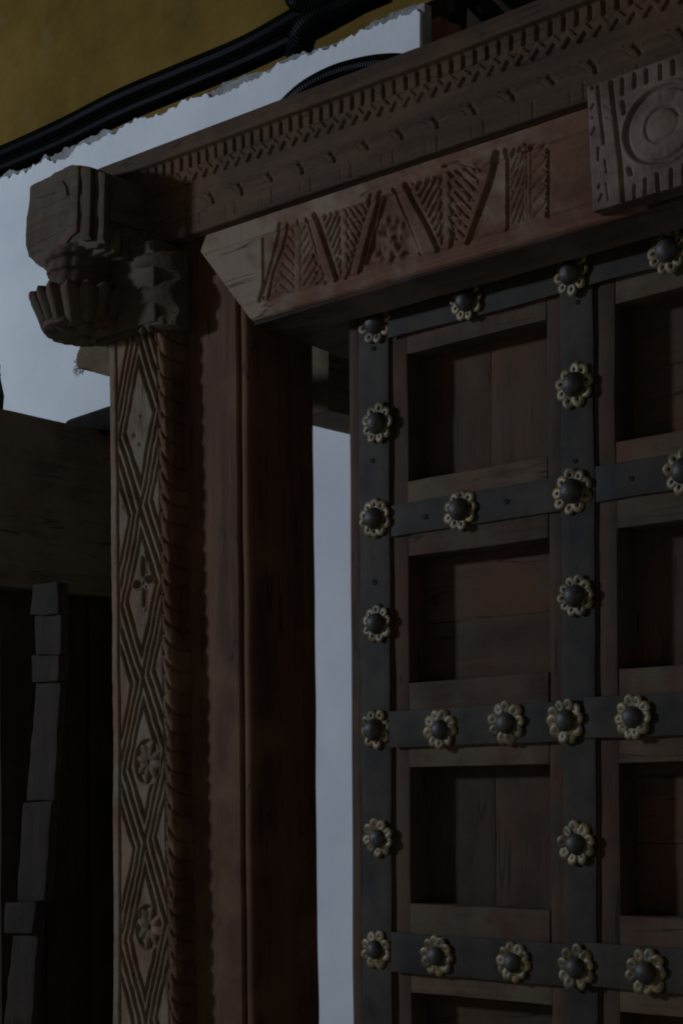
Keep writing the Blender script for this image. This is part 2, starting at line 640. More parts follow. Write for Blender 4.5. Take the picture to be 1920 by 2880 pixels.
def top_white(x):
    big = 0.011 * nz(x, 9, 2) + 0.008 * nz(x, 26, 5)
    t = nz(x, 70, 9)
    tooth = 0.010 * (abs(t) ** 0.6) * (1 if t > 0 else -1) * 0.6 + 0.004 * nz(x, 190, 4)
    dip = -0.05 * max(0.0, nz(x, 6.3, 21) - 0.12)
    return ztop_base(x) - 0.016 + big + tooth + dip


def top_grey(x):
    lumps = 0.020 * max(0.0, nz(x, 13, 31)) + 0.012 * max(0.0, nz(x, 37, 17))
    return max(top_white(x) - 0.006, ztop_base(x) - 0.014 + lumps + 0.009 * nz(x, 5.2, 12) + 0.004 * nz(x, 120, 14))


ragged('plaster_coat', -6.0, WX1, 0.0, top_white, 0.5, 0.507, MAT['white'], wall)
ragged('render_coat', -6.0, WX1 + 0.006, 0.0, top_grey, 0.5075, 0.53, MAT['render'], wall)
# broken brick core showing at the wall end and here and there on top
zc = 0.02
while zc < 3.12:
    h = 0.072
    jx = random.uniform(-0.004, 0.012)
    box('brick', WX1 - 0.21, WX1 + 0.024 + jx, 0.531, 0.62, zc, min(zc + h, 3.135), MAT['brick'], wall, bevel=0.004, amp=0.004, freq=30, cut=0.03)
    zc += h + 0.012
for bx0, bl in ((-2.50, 0.16), (-2.72, 0.19), (-3.02, 0.2), (-3.36, 0.2), (-3.7, 0.2)):
    box('brick', bx0, bx0 + bl, 0.531, 0.62, 3.075, 3.148 + random.uniform(-0.006, 0.01), MAT['brick'], wall, bevel=0.004, amp=0.005, freq=30, cut=0.03)

# rubble bed behind the wall top that carries the conduits
rb = box('rubble_ledge', -6.0, -2.46, 0.64, 1.045, 0.0, 3.190, MAT['mortar'], amp=0.006, freq=8, cut=0.2, bevel=0.0)
tag(rb, 'dark rubble filling behind the broken white wall top', 'ledge')
# dark block added for the unlit cavity to the right of the wall end
db = box('cavity_dark_block', -2.45, -0.9, 0.72, 0.95, 2.6, 3.275, MAT['darkwood_v'], amp=0.003, cut=0.15, bevel=0.006)
tag(db, 'dark block added for the unlit cavity behind the conduits right of the wall end', 'beam')

# ------------------------------------------------------------------ conduits
def C1(x, y, wy):
    return P(x * 0.6122, y * 0.6122, wy)
def C2(x, y, wy):
    return P(700 + x * 0.3827, y * 0.3827, wy)
def C3(x, y, wy):
    return P(1200 + x * 0.4592, y * 0.4592, wy)

conduit('conduit', [C1(-220, 800, .72), C1(0, 718, .71), C1(290, 588, .70), C1(560, 452, .70), C1(850, 330, .70), C1(1130, 212, .70), C1(1400, 62, .71), C1(1620, -60, .72)], 0.0255, 0.0062,
        'long black corrugated conduit running along the bottom of the yellow wall')
conduit('conduit', [C1(-220, 870, .66), C1(0, 782, .665), C1(290, 660, .665), C1(560, 528, .66), C1(850, 405, .66), C1(1130, 288, .66), C1(1400, 160, .66), C1(1640, 30, .67)], 0.022, 0.004,
        'lower black tube filling in the dark void just above the ragged white wall edge')  # tube added to keep the void under the long conduit black
conduit('conduit', [C1(-220, 790, .80), C1(0, 712, .80), C1(290, 596, .80), C1(560, 470, .80), C1(850, 350, .80), C1(1130, 226, .80), C1(1400, 90, .80), C1(1640, -40, .80)], 0.024, 0.0062,
        'rearmost straight black conduit half hidden against the yellow wall')
conduit('conduit', [C2(372, 420, .60), C2(385, 300, .57), C2(430, 200, .56), C2(520, 120, .56), C2(660, 60, .57), C2(830, -10, .58), C2(1020, -90, .60)], 0.031, 0.0065,
        'thick black conduit bending down onto the white wall top')
conduit('conduit', [C2(300, -60, .60), C2(345, 20, .59), C2(440, 30, .60), C2(560, -10, .62), C2(700, -80, .64)], 0.019, 0.006,
        'black conduit loop at the top edge beside the yellow wall')
conduit('conduit', [C2(120, 950, .27), C2(230, 828, .26), C2(400, 668, .25), C2(600, 556, .25), C2(800, 494, .25), C2(1000, 464, .25), C2(1160, 474, .25), C2(1330, 560, .26)], 0.0172, 0.0070,
        'arched black conduit hugging the cornice top in front of the white wall')
conduit('conduit', [C3(196, -120, .62), C3(188, 60, .61), C3(180, 260, .60), C3(178, 420, .60)], 0.020, 0.0062,
        'upright black conduit just right of the broken brick wall end')
conduit('conduit', [C3(200, -120, .66), C3(300, 0, .65), C3(380, 80, .645), C3(480, 190, .64)], 0.023, 0.0062,
        'slanting black conduit behind the cornice at top right of centre')

# ================================================================== LEFT BACKGROUND
bl_ = box('dark_lintel', -3.5, -3.165, 0.118, 0.495, 2.005, 2.405, MAT['darkwood'], bevel=0.005, amp=0.004, freq=7, cut=0.06)
tag(bl_, 'massive dark timber lintel at left behind the carved pilaster', 'beam')
lp = thing('dark_plank_door', 'near black plank door under the dark lintel at left', 'door', (-3.3, 0.2, 0))
py = 0.15
while py < 0.48:
    w = min(0.125, 0.49 - py)
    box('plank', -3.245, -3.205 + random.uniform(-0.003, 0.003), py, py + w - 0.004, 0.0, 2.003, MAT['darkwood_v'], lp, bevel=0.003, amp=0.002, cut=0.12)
    py += 0.13
lg = bpy.data.meshes.new('log')
lg = lathe_mesh('log', [(0.0, 0), (0.028, 0), (0.032, 0.004), (0.033, 0.2), (0.03, 0.4), (0.0, 0.4)], 16, MAT['black'], lambda r, h, a: r * (1 + 0.05 * math.sin(3 * a + h * 9)))
lo = link('round_log', lg, None, None, (-3.30, 0.44, 2.424))
lo.rotation_euler = (0, math.radians(90), math.radians(-4))
tag(lo, 'dark round log lying on the lintel beside the pilaster', 'log')
# frayed rope at the left edge
rp = thing('frayed_rope', 'black frayed rope end on the dark lintel at left edge', 'rope', tuple(P(-14, 1146, 0.13)))
bm = bmesh.new()
def tube(bm, pts, r0, r1, seg=6):
    rows = []
    for i, p in enumerate(pts):
        t = i / (len(pts) - 1)
        tg = (pts[min(i + 1, len(pts) - 1)] - pts[max(i - 1, 0)]).normalized()
        sx = tg.cross(Vector((0.3, 0.9, 0.2))).normalized()
        sy = sx.cross(tg)
        r = r0 + (r1 - r0) * t
        rows.append([bm.verts.new(p + sx * r * math.cos(6.283 * k / seg) + sy * r * math.sin(6.283 * k / seg)) for k in range(seg)])
    for a, b in zip(rows[:-1], rows[1:]):
        for k in range(seg):
            q = (k + 1) % seg
            bm.faces.new((a[k], a[q], b[q], b[k]))
    bm.faces.new(rows[0][::-1]); bm.faces.new(rows[-1])
base = P(-14, 1150, 0.13)
tube(bm, [base + Vector((0, 0, 0)), base + Vector((0.008, 0, 0.03)), base + Vector((-0.002, 0, 0.07)), base + Vector((-0.012, 0, 0.12))], 0.02, 0.013, 8)
for k in range(26):
    a = base + Vector((0.012, 0, random.uniform(0.0, 0.09)))
    tube(bm, [a, a + Vector((random.uniform(.004, .014), -0.004, random.uniform(-.004, .01))), a + Vector((random.uniform(.008, .026), -0.008, random.uniform(-.02, .012)))], 0.0022, 0.0007, 4)
bm_obj('strand', bm, MAT['hole'], rp)

# leaning carved post
def C9(x, y, wy):
    return P(x * 0.502, 1700 + y * 0.502, wy)
YP = 0.15
pt = thing('leaning_post', 'slim dim brown carved wooden post with stepped blocks at far left', 'post', tuple(C9(-330, 5200, YP)[i] if i < 2 else 0 for i in range(3)))
def seg_post(name, tl, tr, br_, bl2, proud=0.0, depth=0.018, **kw):
    fr = [C9(*q, YP) - Vector((0, proud, 0)) for q in (tl, tr, br_, bl2)]
    bk = [p + Vector((0, depth + proud, 0)) for p in fr]
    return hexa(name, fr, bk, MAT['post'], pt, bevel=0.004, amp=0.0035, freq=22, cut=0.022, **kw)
seg_post('capital', (205, -110), (352, -118), (350, 60), (195, 62), 0.012)
seg_post('collar', (205, 60), (350, 58), (346, 284), (212, 284), 0.004)
seg_post('block', (196, 284), (352, 282), (346, 432), (198, 436), 0.010)
seg_post('shaft', (200, 438), (338, 436), (300, 1102), (150, 1104))
seg_post('shaft', (140, 1106), (300, 1104), (258, 1664), (104, 1668), 0.005)
seg_post('block', (62, 1668), (234, 1664), (218, 1836), (54, 1842), 0.016)
seg_post('shaft', (74, 1842), (212, 1838), (178, 2352), (20, 2356))
q0, q1 = C9(178, 2356, YP), C9(20, 2360, YP)
fr = [q1, q0, Vector((q0.x - 0.16, YP, 0.0)), Vector((q1.x - 0.16, YP, 0.0))]
hexa('shaft', fr, [p + Vector((0, .018, 0)) for p in fr], MAT['post'], pt, bevel=0.004, amp=0.002, cut=0.06)
# tie beam seen through the gap between jamb and door
tb = box('tie_beam', -2.42, -2.30, 0.302, 0.497, 2.286, 2.45, MAT['darkwood'], bevel=0.004, amp=0.002, cut=0.06)
tag(tb, 'short brown tie beam seen in the gap beside the door top', 'beam')

# ================================================================== DOOR FRAME
FR = thing('door_frame', 'carved antique wooden door frame with pilaster, corbel and ornamented lintel', 'door frame', (-2.3, 0.0, 0))

# jamb: flat face, groove, bead, deep reveal
bead = [(-2.1585 + 0.0115 * math.cos(a), -0.047 + 0.010 * math.sin(a) * -1) for a in [math.pi * (1 - k / 8) for k in range(9)]]
prof = [(-2.42, -0.045), (-2.30, -0.0455), (-2.192, -0.045), (-2.188, -0.042), (-2.185, -0.026), (-2.173, -0.026), (-2.1715, -0.040)] + bead + [(-2.1465, -0.038), (-2.143, 0.02), (-2.138, 0.098), (-2.42, 0.098)]
prof = [(x - 0.026 if x > -2.41 else x, y + 0.018) for x, y in prof]   # face lies well behind the pilaster
prism('jamb', prof, 0.0, 2.56, MAT['jamb'], FR, n=90, amp=0.0022, freq=7, lean=0.012)
# chipped inner arris splinter
box('lintel_end', -2.50, -2.141, -0.0435, 0.30, 2.548, 2.698, MAT['lintel'], FR, bevel=0, amp=0, cut=0)
box('lintel_beam', -2.14, -0.95, -0.044, 0.30, 2.352, 2.70, MAT['lintel'], FR, bevel=0, amp=0, cut=0).name = 'lintel_core'
core = bpy.data.objects['lintel_core']
core.name = 'lintel_beam'
for v in core.data.vertices:      # underside falls towards the back
    w = v.co + wloc(FR)
    if w.z < 2.36:
        v.co.z += (-0.024 if w.y > 0 else 0.0)
core.data.update()
# thin stop strip along the soffit
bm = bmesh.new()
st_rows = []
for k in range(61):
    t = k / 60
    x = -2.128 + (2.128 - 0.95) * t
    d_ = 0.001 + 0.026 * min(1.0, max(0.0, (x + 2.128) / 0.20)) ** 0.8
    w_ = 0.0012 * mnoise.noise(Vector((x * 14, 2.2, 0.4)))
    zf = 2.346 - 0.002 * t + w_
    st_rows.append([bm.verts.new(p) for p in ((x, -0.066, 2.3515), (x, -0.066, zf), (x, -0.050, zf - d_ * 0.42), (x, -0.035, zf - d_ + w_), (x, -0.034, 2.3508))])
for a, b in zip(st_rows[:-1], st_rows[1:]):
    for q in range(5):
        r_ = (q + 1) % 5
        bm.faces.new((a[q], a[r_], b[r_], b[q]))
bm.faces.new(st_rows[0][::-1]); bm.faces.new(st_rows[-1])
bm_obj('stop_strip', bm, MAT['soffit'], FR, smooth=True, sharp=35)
# ---- pilaster
PY = -0.072
ZT, ZB = 2.388, 0.98
PLF = lambda z: -2.526 + 0.004 * np.sin((z - 1.0) * 2.3)
PRF = lambda z: -2.379 + (2.378 - z) * 0.0185
cross = [D(318, 772, PY), D(323, 1168, PY), D(328, 1557, PY), D(333, 1936, PY), D(334, 2348, PY)]
cz = [p.z for p in cross] + [cross[-1].z - 0.32]
cx = [p.x for p in cross] + [cross[-1].x]
nv, nu = 900, 104
zz = np.linspace(ZT, ZB, nv)
uu = np.linspace(0, 1, nu)
Z = np.repeat(zz[:, None], nu, 1)
XL, XR = PLF(zz)[:, None], PRF(zz)[:, None]
X = XL + (XR - XL) * uu[None, :]
Z = Z + 0.004 * (1 - uu)[None, :] * 0
H = np.zeros(X.shape)
xc = np.interp(-zz, [-v for v in cz], cx)[:, None]
wob = npnoise(X, Z, 50, 1) * 0.0030 + npnoise(X, Z, 170, 2) * 0.0015
dx = X - xc + wob
zk = Z - 0.35 * dx + npnoise(X, Z, 35, 3) * 0.004
A = np.full(X.shape, 9.0)
for k in range(len(cz) - 1):
    zm, hh = (cz[k] + cz[k + 1]) / 2, (cz[k] - cz[k + 1]) / 2
    inside = (zk <= cz[k]) & (zk > cz[k + 1])
    a = np.abs(zk - zm) / hh + np.abs(dx) / 0.0605
    A = np.where(inside, a, A)
top = zk > cz[0]
hh0 = (cz[0] - cz[1]) / 2
A = np.where(top, 1.0 + np.abs(dx) / 0.0605 - (zk - cz[0]) / hh0, A)
bord = XL + 0.0255
carved = np.ones(X.shape, bool)
G = np.zeros(X.shape)
for ac, hw in ((0.715, 0.076), (0.985, 0.070), (1.255, 0.070), (1.525, 0.070)):
    G = np.maximum(G, 1 - sstep((np.abs(A - ac) - hw * 0.35) / (hw * 0.95)))
mask = sstep((X - bord) / 0.003) * (1 - sstep((X - (XR - 0.006)) / 0.002))
H -= (0.0118 + 0.0025 * npnoise(X, Z, 40, 4)) * G * mask
# border groove and worn border
gl = np.exp(-((X - XL - 0.0225 + wob * 0.7) / 0.0028) ** 2)
H = np.minimum(H, -0.0075 * gl + H * (1 - gl))
gr = np.exp(-((X - XR + 0.0035) / 0.002) ** 2)
H = np.minimum(H, -0.005 * gr)
# flowers sunk in diamonds
def fl_local(px, py):
    q = P(px, py, PY)
    return q.x, q.z
fx, fz = fl_local(280 + .2551 * 485, 1450 + .2551 * 745)
for (dx_, dz_, hw, hl) in ((0.0, 0.031, 0.0068, 0.021), (0.002, -0.028, 0.0060, 0.019), (-0.0185, -0.001, 0.0115, 0.0082), (0.0170, 0.005, 0.0110, 0.0082)):
    e = np.hypot((X - fx - dx_) / hw, (Z - fz - dz_) / hl)
    H = np.minimum(H, np.where(e < 1, -0.011 * (1 - e ** 3), 0) + np.where((e > 1), H, np.minimum(H, 0)))
    rim = np.exp(-((e - 1.25) / 0.15) ** 2)
    H = H + 0.0018 * rim
    gro = np.exp(-((e - 1.6) / 0.13) ** 2)
    H = np.minimum(H, H - 0.0014 * gro)
ros_loc = []
for (px, py) in ((414, 2143), (416, 2609)):
    fx, fz = fl_local(px, py)
    e = np.hypot((X - fx) / 0.038, (Z - fz) / 0.0445)
    H = np.where(e < 1.0, np.minimum(H, -0.0080 * (1 - sstep((e - 0.9) / 0.1))), H)
    ros_loc.append((fx, fz))
# wear, dents
H += npnoise(X, Z, 25, 5) * 0.0016 + npnoise(X, Z, 130, 7) * 0.0008 + npnoise(X, Z, 420, 6) * 0.0004
for (px, py, r) in ((377, 1225, .005), (392, 1250, .004), (396, 1170, .003), (352, 1425, .006), (312, 1140, .004)):
    x_, z_ = fl_local(px, py)
    H -= 0.005 * np.exp(-(((X - x_) ** 2 + (Z - z_) ** 2) / r ** 2))
edge = np.minimum(X - XL, 0.006) / 0.006
H -= 0.003 * (1 - edge) ** 2
X2 = X.copy()
X2[:, 0] += (npnoise(X, Z, 120, 8) * 0.0015)[:, 0]
pil = grid_solid('pilaster', X2, Z, H, PY, -0.026, MAT['pilaster'], FR)
# petals of the two sunk flowers, carved proud: one mesh, shared
def leaf_mesh(name, mat, L, wd, h, n=6, m=5, r0=0.12):
    V, F = [], []
    for i in range(n + 1):
        t = i / n
        w = wd * math.sin(math.pi * (0.12 + 0.80 * t ** 0.75)) ** 0.8
        for j in range(m + 1):
            s = -1 + 2 * j / m
            V.append((w * s, -h * (1 - s * s) * math.sin(math.pi * (0.1 + 0.8 * t)) , L * (r0 + (1 - r0) * t)))
    for i in range(n):
        for j in range(m):
            a = i * (m + 1) + j
            F.append((a, a + 1, a + m + 2, a + m + 1))
    me = bpy.data.meshes.new(name)
    me.from_pydata(V, [], F)
    for p in me.polygons: p.use_smooth = True
    me.materials.append(mat)
    return me
pm = leaf_mesh('petal', MAT['pilaster'], 0.0395, 0.0104, 0.0075)
for (fx, fz) in ros_loc:
    for k in range(8):
        o = link('petal', pm, None, pil)
        o.location = Vector((fx, PY + 0.0072, fz)) - wloc(pil)
        o.rotation_euler = (0, 2 * math.pi * (k + 0.3) / 8 + random.uniform(-.08, .08), 0)
        e = abs(math.cos(2 * math.pi * (k + 0.3) / 8))
        o.scale = (1, 1, 0.88 + 0.2 * e)
# body of the pilaster down to the floor
hexa('pilaster_foot', [(-2.527, PY, 0.979), (-2.353, PY, 0.979), (-2.345, PY, 0), (-2.53, PY, 0)],
     [(-2.527, -0.026, 0.979), (-2.353, -0.026, 0.979), (-2.345, -0.026, 0), (-2.53, -0.026, 0)], MAT['pilaster'], FR)

# ---- rope moulding on the pilaster's right corner
nz_, na = 900, 26
zz = np.linspace(2.392, 0.90, nz_)
th = np.linspace(-1.35, 1.9, na)          # from facing left of front round to the right side
ZZ, TH = np.meshgrid(zz, th, indexing='ij')
jit = npnoise(ZZ, TH * 0.02, 40, 11) * 0.28
ph = ZZ / 0.0385 + TH * 0.30 + 0.10 * np.sin(TH * 2) + jit
fr_ = ph - np.floor(ph)
big = np.sin(np.pi * np.clip(fr_ / 0.74, 0, 1)) ** 0.7
small = np.where(fr_ > 0.74, np.sin(np.pi * np.clip((fr_ - 0.74) / 0.26, 0, 1)) * 0.4, 0)
saw = np.clip(fr_ / 0.82, 0, 1) ** 0.75 * (1 - sstep((fr_ - 0.80) / 0.18))
lob = 0.75 * saw + 0.25 * np.where(fr_ <= 0.74, big, small) + npnoise(ZZ * 1.0, TH * 0.03, 70, 13) * 0.35
nick = np.exp(-(((fr_ - 0.86) / 0.07) ** 2 + ((TH - 0.2) / 0.35) ** 2))
Rr = 0.0112 + 0.0062 * lob - 0.0045 * nick + npnoise(ZZ, TH * 0.05, 150, 12) * 0.0012
Xc = PRF(ZZ) + 0.0085
Yc = PY + 0.0115
VX = Xc + Rr * np.sin(TH)
VY = Yc - Rr * np.cos(TH)
V = np.stack([VX, VY, ZZ], -1).reshape(-1, 3)
idx = np.arange(nz_ * na).reshape(nz_, na)
q = np.stack([idx[:-1, :-1], idx[:-1, 1:], idx[1:, 1:], idx[1:, :-1]], -1).reshape(-1, 4)
# close to the jamb
Bk = np.stack([VX[:, [0, -1]], np.full((nz_, 2), -0.026), ZZ[:, [0, -1]]], -1).reshape(-1, 3)
b0 = len(V) + np.arange(nz_) * 2
s1 = np.stack([idx[:-1, 0], idx[1:, 0], b0[1:], b0[:-1]], -1)
s2 = np.stack([idx[1:, -1], idx[:-1, -1], b0[:-1] + 1, b0[1:] + 1], -1)
rope = mesh_np('rope_moulding', np.concatenate([V, Bk]), np.concatenate([q, s1, s2]), MAT['rope'], FR)
cap1 = [int(v) for v in idx[0]] + [int(b0[0] + 1), int(b0[0])]

# ---- cornice
CY = -0.060
x0, x1 = -2.552, -0.95
nu, nv = 980, 126
xs = np.linspace(x0, x1, nu)
ztop = np.interp(xs, [-2.54, -1.714, -1.487, -0.95], [2.731, 2.7075, 2.705, 2.703])
zbot = np.interp(xs, [-2.27, -1.43, -0.95], [2.5435, 2.531, 2.528])
tv = np.linspace(0, 1, nv)
X = np.repeat(xs[None, :], nv, 0)
Z = ztop[None, :] + (zbot - ztop)[None, :] * tv[:, None]
Vv = ztop[None, :] - Z
H = np.zeros(X.shape)
# profile: plain fillet proud, then a slightly sunk field, rounded foot
H += 0.010 * (1 - sstep((Vv - 0.028) / 0.004)) + 0.004 * (1 - sstep((Vv - 0.078) / 0.005))
wv = npnoise(X, Z, 45, 21)
# slots
pu = X / 0.0238 + wv * 0.15
fu = np.abs(pu - np.floor(pu) - 0.5)
sl = (1 - sstep((fu - 0.07) / 0.13)) * sstep((Vv - 0.031) / 0.003) * (1 - sstep((Vv - 0.053) / 0.004))
H -= (0.0048 + 0.002 * npnoise(X, Z, 55, 25)) * sl
# zigzag of two rows of triangular pits
pz = X / 0.0285 + wv * 0.09
fa = np.abs(pz - np.floor(pz) - 0.5) * 2
up_h = 0.0145 * (1 - fa)
pit1 = sstep((up_h * 1.0 - (Vv - 0.056)) / 0.002) * sstep((Vv - 0.0555) / 0.002) * (fa < 0.9)
pb = pz + 0.5
fb = np.abs(pb - np.floor(pb) - 0.5) * 2
lo_h = 0.016 * (1 - fb)
pit2 = sstep((lo_h - (0.0815 - Vv)) / 0.002) * sstep((0.0815 - Vv) / 0.0015) * (fb < 0.95)
H -= (0.0028 + 0.0014 * npnoise(X, Z, 60, 26)) * np.clip(pit1, 0, 1) + (0.0038 + 0.0016 * npnoise(X, Z, 50, 27)) * np.clip(pit2, 0, 1)
# comma cuts
k = 0
cxp = -2.62
while cxp < -0.9:
    j = random.uniform(-.004, .004)
    zt = float(np.interp(cxp, xs, ztop))
    a = [(cxp - 0.024, zt - 0.1095 - j * .3), (cxp - 0.010, zt - 0.110), (cxp - 0.001, zt - 0.116)]
    b = [(cxp - 0.006, zt - 0.1125), (cxp + 0.001, zt - 0.119), (cxp + 0.004, zt - 0.128 + j)]
    cut(X, Z, H, a, 0.0028, 0.002, 0.9)
    cut(X, Z, H, b, 0.0060, 0.0048, 1.0)
    # shallow scallop line joining the cuts
    arc = [(cxp + 0.004 + 0.070 * t, zt - 0.128 + 0.018 * math.sin(math.pi * min(1, t * 1.15)) ** 0.7) for t in [i / 8 for i in range(9)]]
    cut(X, Z, H, arc, 0.0022, 0.0013, 0.95)
    cxp += 0.0755
cxp = -2.30
while cxp < -0.9:
    zt = float(np.interp(cxp, xs, ztop))
    for d_, dp in ((0, .0010), (0.024, .0020)):
        cut(X, Z, H, [(cxp + d_, zt - 0.143), (cxp + d_ + .001, zt - 0.166)], 0.0022, dp, 0.8)
    cxp += 0.094
H -= 0.012 * sstep((Vv - (Vv.max(0)[None, :] - 0.006)) / 0.006)
H += npnoise(X, Z, 30, 22) * 0.0012 + npnoise(X * 0.2, Z, 500, 23) * 0.0003 + npnoise(X, Z, 240, 24) * 0.0003
cor = grid_solid('cornice', X, Z, H, CY, -0.0445, MAT['cornice'], FR)

# ---- carved lintel board
BY = -0.070
zr = np.linspace(2.527, 2.3505, 124)
nu = 640
XLb = np.interp(-zr, [-2.533, -2.501, -2.352], [-2.243, -2.262, -2.131])
xr = -1.315
uu = np.linspace(0, 1, nu)
X = XLb[:, None] + (xr - XLb[:, None]) * uu[None, :]
tilt = (X + 2.25) / 0.9
Zt0 = 2.5315 - 0.0135 * tilt
Zb0 = 2.3545 - 0.008 * tilt
tt = (2.527 - zr) / (2.527 - 2.3505)
Z = Zt0 + (Zb0 - Zt0) * tt[:, None]
H = np.zeros(X.shape)
def B5(x, y): return PX(500 + x * .38265, 500 + y * .38265, BY)
def B6(x, y): return PX(1000 + x * .44643, 400 + y * .44643, BY)
px5, px6 = 0.38265 / 1620, 0.44643 / 1640      # metres per crop pixel, roughly
# sunk ground between the raised borders and bars
up_in = Zt0 - 0.034
lo_in = Zb0 + 0.030
inner = sstep((up_in - Z) / 0.002) * sstep((Z - lo_in) / 0.002) * sstep((X + 2.105) / 0.003) * (1 - sstep((X + 1.50) / 0.004))
H -= 0.0034 * inner
# incised border lines
H -= 0.0028 * np.exp(-((Z - up_in) / 0.0016) ** 2) * (X > -2.25)
H -= 0.0028 * np.exp(-((Z - lo_in) / 0.0016) ** 2)
def cell(poly, depth):
    # mask of a convex polygon with soft edges, then sink it
    inside = np.full(X.shape, 9.0)
    n_ = len(poly)
    cxm = sum(p[0] for p in poly) / n_
    czm = sum(p[1] for p in poly) / n_
    for a_, b_ in zip(poly, poly[1:] + poly[:1]):
        nx, nzv = -(b_[1] - a_[1]), b_[0] - a_[0]
        L_ = math.hypot(nx, nzv)
        nx, nzv = nx / L_, nzv / L_
        if (cxm - a_[0]) * nx + (czm - a_[1]) * nzv < 0: nx, nzv = -nx, -nzv
        inside = np.minimum(inside, (X - a_[0]) * nx + (Z - a_[1]) * nzv)
    return sstep(inside / 0.0035)
wv2 = npnoise(X, Z, 90, 36) * 0.0022
def fern(poly, stem, pitch, slope, depth, swap=1.0, stemw=0.0042):
    k_ = cell(poly, depth)
    (sx0, sz0), (sx1, sz1) = stem
    t_ = np.clip((sz0 - Z) / (sz0 - sz1), -0.5, 1.5)
    u_ = X - (sx0 + (sx1 - sx0) * t_)
    v_ = (sz0 - Z) + wv2
    ph_ = (v_ - slope * np.abs(u_) ** 0.85 * 1.25 + np.where(u_ > 0, pitch * 0.35, 0)) / pitch
    f_ = ph_ - np.floor(ph_)
    rib = np.clip(np.sin(np.pi * np.clip(f_ / 0.72, 0, 1)), 0, 1) ** 0.7
    st = np.exp(-(u_ / stemw) ** 2)
    sg = np.exp(-((np.abs(u_) - stemw * 2.1) / 0.0018) ** 2)
    hgt = -depth + depth * 0.85 * np.maximum(rib * (1 - 0.9 * sg), st)
    H[:] = H * (1 - k_) + np.minimum(H, hgt) * k_
def plain(poly, depth):
    k_ = cell(poly, depth)
    H[:] = H - depth * k_
fern([B5(820, 360), B5(930, 320), B5(1075, 770), B5(690, 850)], (B5(868, 350), B5(868, 830)), 0.019, -0.5, 0.0062)
fern([B5(1040, 270), B5(1395, 165), B5(1225, 715), B5(1185, 720)], (B5(1200, 230), B5(1215, 720)), 0.0185, 0.75, 0.0068)
plain([B6(165, 330), B6(225, 310), B6(385, 690), B6(40, 780)], 0.0050)
fern([B6(345, 255), B6(800, 110), B6(680, 600), B6(525, 655)], (B6(555, 180), B6(565, 640)), 0.0185, 0.62, 0.0075, stemw=0.0052)
plain([B6(895, 80), B6(930, 65), B6(935, 540), B6(735, 600)], 0.0018)
fern([B6(960, 40), B6(1055, 10), B6(1062, 500), B6(955, 530)], (B6(1066, 10), B6(1066, 500)), 0.021, 0.95, 0.0055, stemw=0.0025)
fern([B6(1075, 15), B6(1195, -15), B6(1198, 455), B6(1078, 490)], (B6(1075, 15), B6(1075, 480)), 0.022, -0.35, 0.0055, stemw=0.0025)
g5 = [([(750, 340), (670, 640), (595, 905)], 17, .007), ([(805, 345), (760, 520), (690, 690), (650, 890)], 16, .007),
      ([(838, 600), (838, 835)], 9, .005), ([(890, 500), (892, 825)], 9, .005), ([(880, 310), (880, 430)], 11, .004),
      ([(940, 300), (985, 450), (1030, 620), (1085, 775)], 15, .006), ([(1000, 275), (1070, 480), (1160, 745)], 27, .010),
      ([(1415, 125), (1370, 260), (1300, 480), (1235, 735)], 18, .007), ([(1480, 110), (1400, 400), (1325, 690)], 24, .010),
      ([(1400, 180), (1360, 265), (1270, 310)], 13, .005), ([(1362, 295), (1315, 368), (1232, 390)], 13, .005),
      ([(1335, 430), (1290, 505), (1200, 532)], 13, .005), ([(1310, 520), (1250, 605)], 14, .006),
      ([(1092, 345), (1150, 330)], 9, .004), ([(1096, 410), (1150, 400)], 9, .004), ([(1110, 500), (1150, 492)], 9, .004), ([(1140, 560), (1200, 590), (1190, 640)], 16, .005),
      ([(985, 560), (1010, 620)], 17, .007), ([(1005, 690), (1030, 690)], 15, .007), ([(1010, 775), (1060, 740)], 15, .007),
      ([(720, 770), (670, 840)], 20, .006), ([(790, 500), (850, 480)], 12, .004), ([(760, 580), (780, 620)], 10, .004), ([(740, 690), (760, 705)], 10, .004)]
for pts, hw, dp in g5:
    cut(X, Z, H, [B5(*p) for p in pts], hw * px5, dp, 0.65)
g6 = [([(235, 300), (310, 480), (395, 700)], 16, .007), ([(310, 270), (345, 350), (430, 500), (510, 675)], 24, .010),
      ([(500, 265), (430, 335)], 11, .005), ([(522, 335), (420, 418)], 12, .005), ([(525, 400), (470, 462)], 12, .005), ([(530, 470), (485, 512)], 12, .005), ([(500, 560), (540, 570)], 10, .004),
      ([(550, 150), (640, 125), (735, 150), (760, 250)], 13, .006), ([(585, 240), (680, 212), (735, 240), (735, 292)], 13, .006),
      ([(585, 300), (665, 290), (712, 322), (708, 362)], 13, .006), ([(590, 385), (650, 380), (688, 420), (650, 450)], 13, .006),
      ([(585, 470), (640, 480), (660, 520), (618, 540)], 13, .006), ([(583, 230), (583, 300)], 9, .006), ([(603, 545), (590, 652)], 20, .009),
      ([(880, 70), (830, 260), (705, 620)], 29, .010), ([(940, 50), (943, 300), (945, 545)], 17, .009),
      ([(1062, 15), (1065, 270)], 13, .006), ([(1065, 270), (1075, 490)], 10, .004), ([(1205, 60), (1205, 460)], 17, .007),
      ([(970, 95), (1058, 25)], 10, .005), ([(966, 190), (1055, 105)], 10, .005), ([(970, 232), (1058, 182)], 9, .005), ([(980, 300), (1065, 262)], 9, .005),
      ([(1090, 75), (1160, 60), (1205, 95)], 10, .005), ([(1090, 172), (1150, 150), (1195, 172)], 10, .005), ([(1090, 258), (1150, 245), (1205, 265)], 9, .005),
      ([(1090, 330), (1200, 342)], 9, .004), ([(1090, 410), (1192, 430)], 9, .004), ([(1195, 0), (1200, 60)], 10, .004)]
for pts, hw, dp in g6:
    cut(X, Z, H, [B6(*p) for p in pts], hw * px6, dp, 0.65)
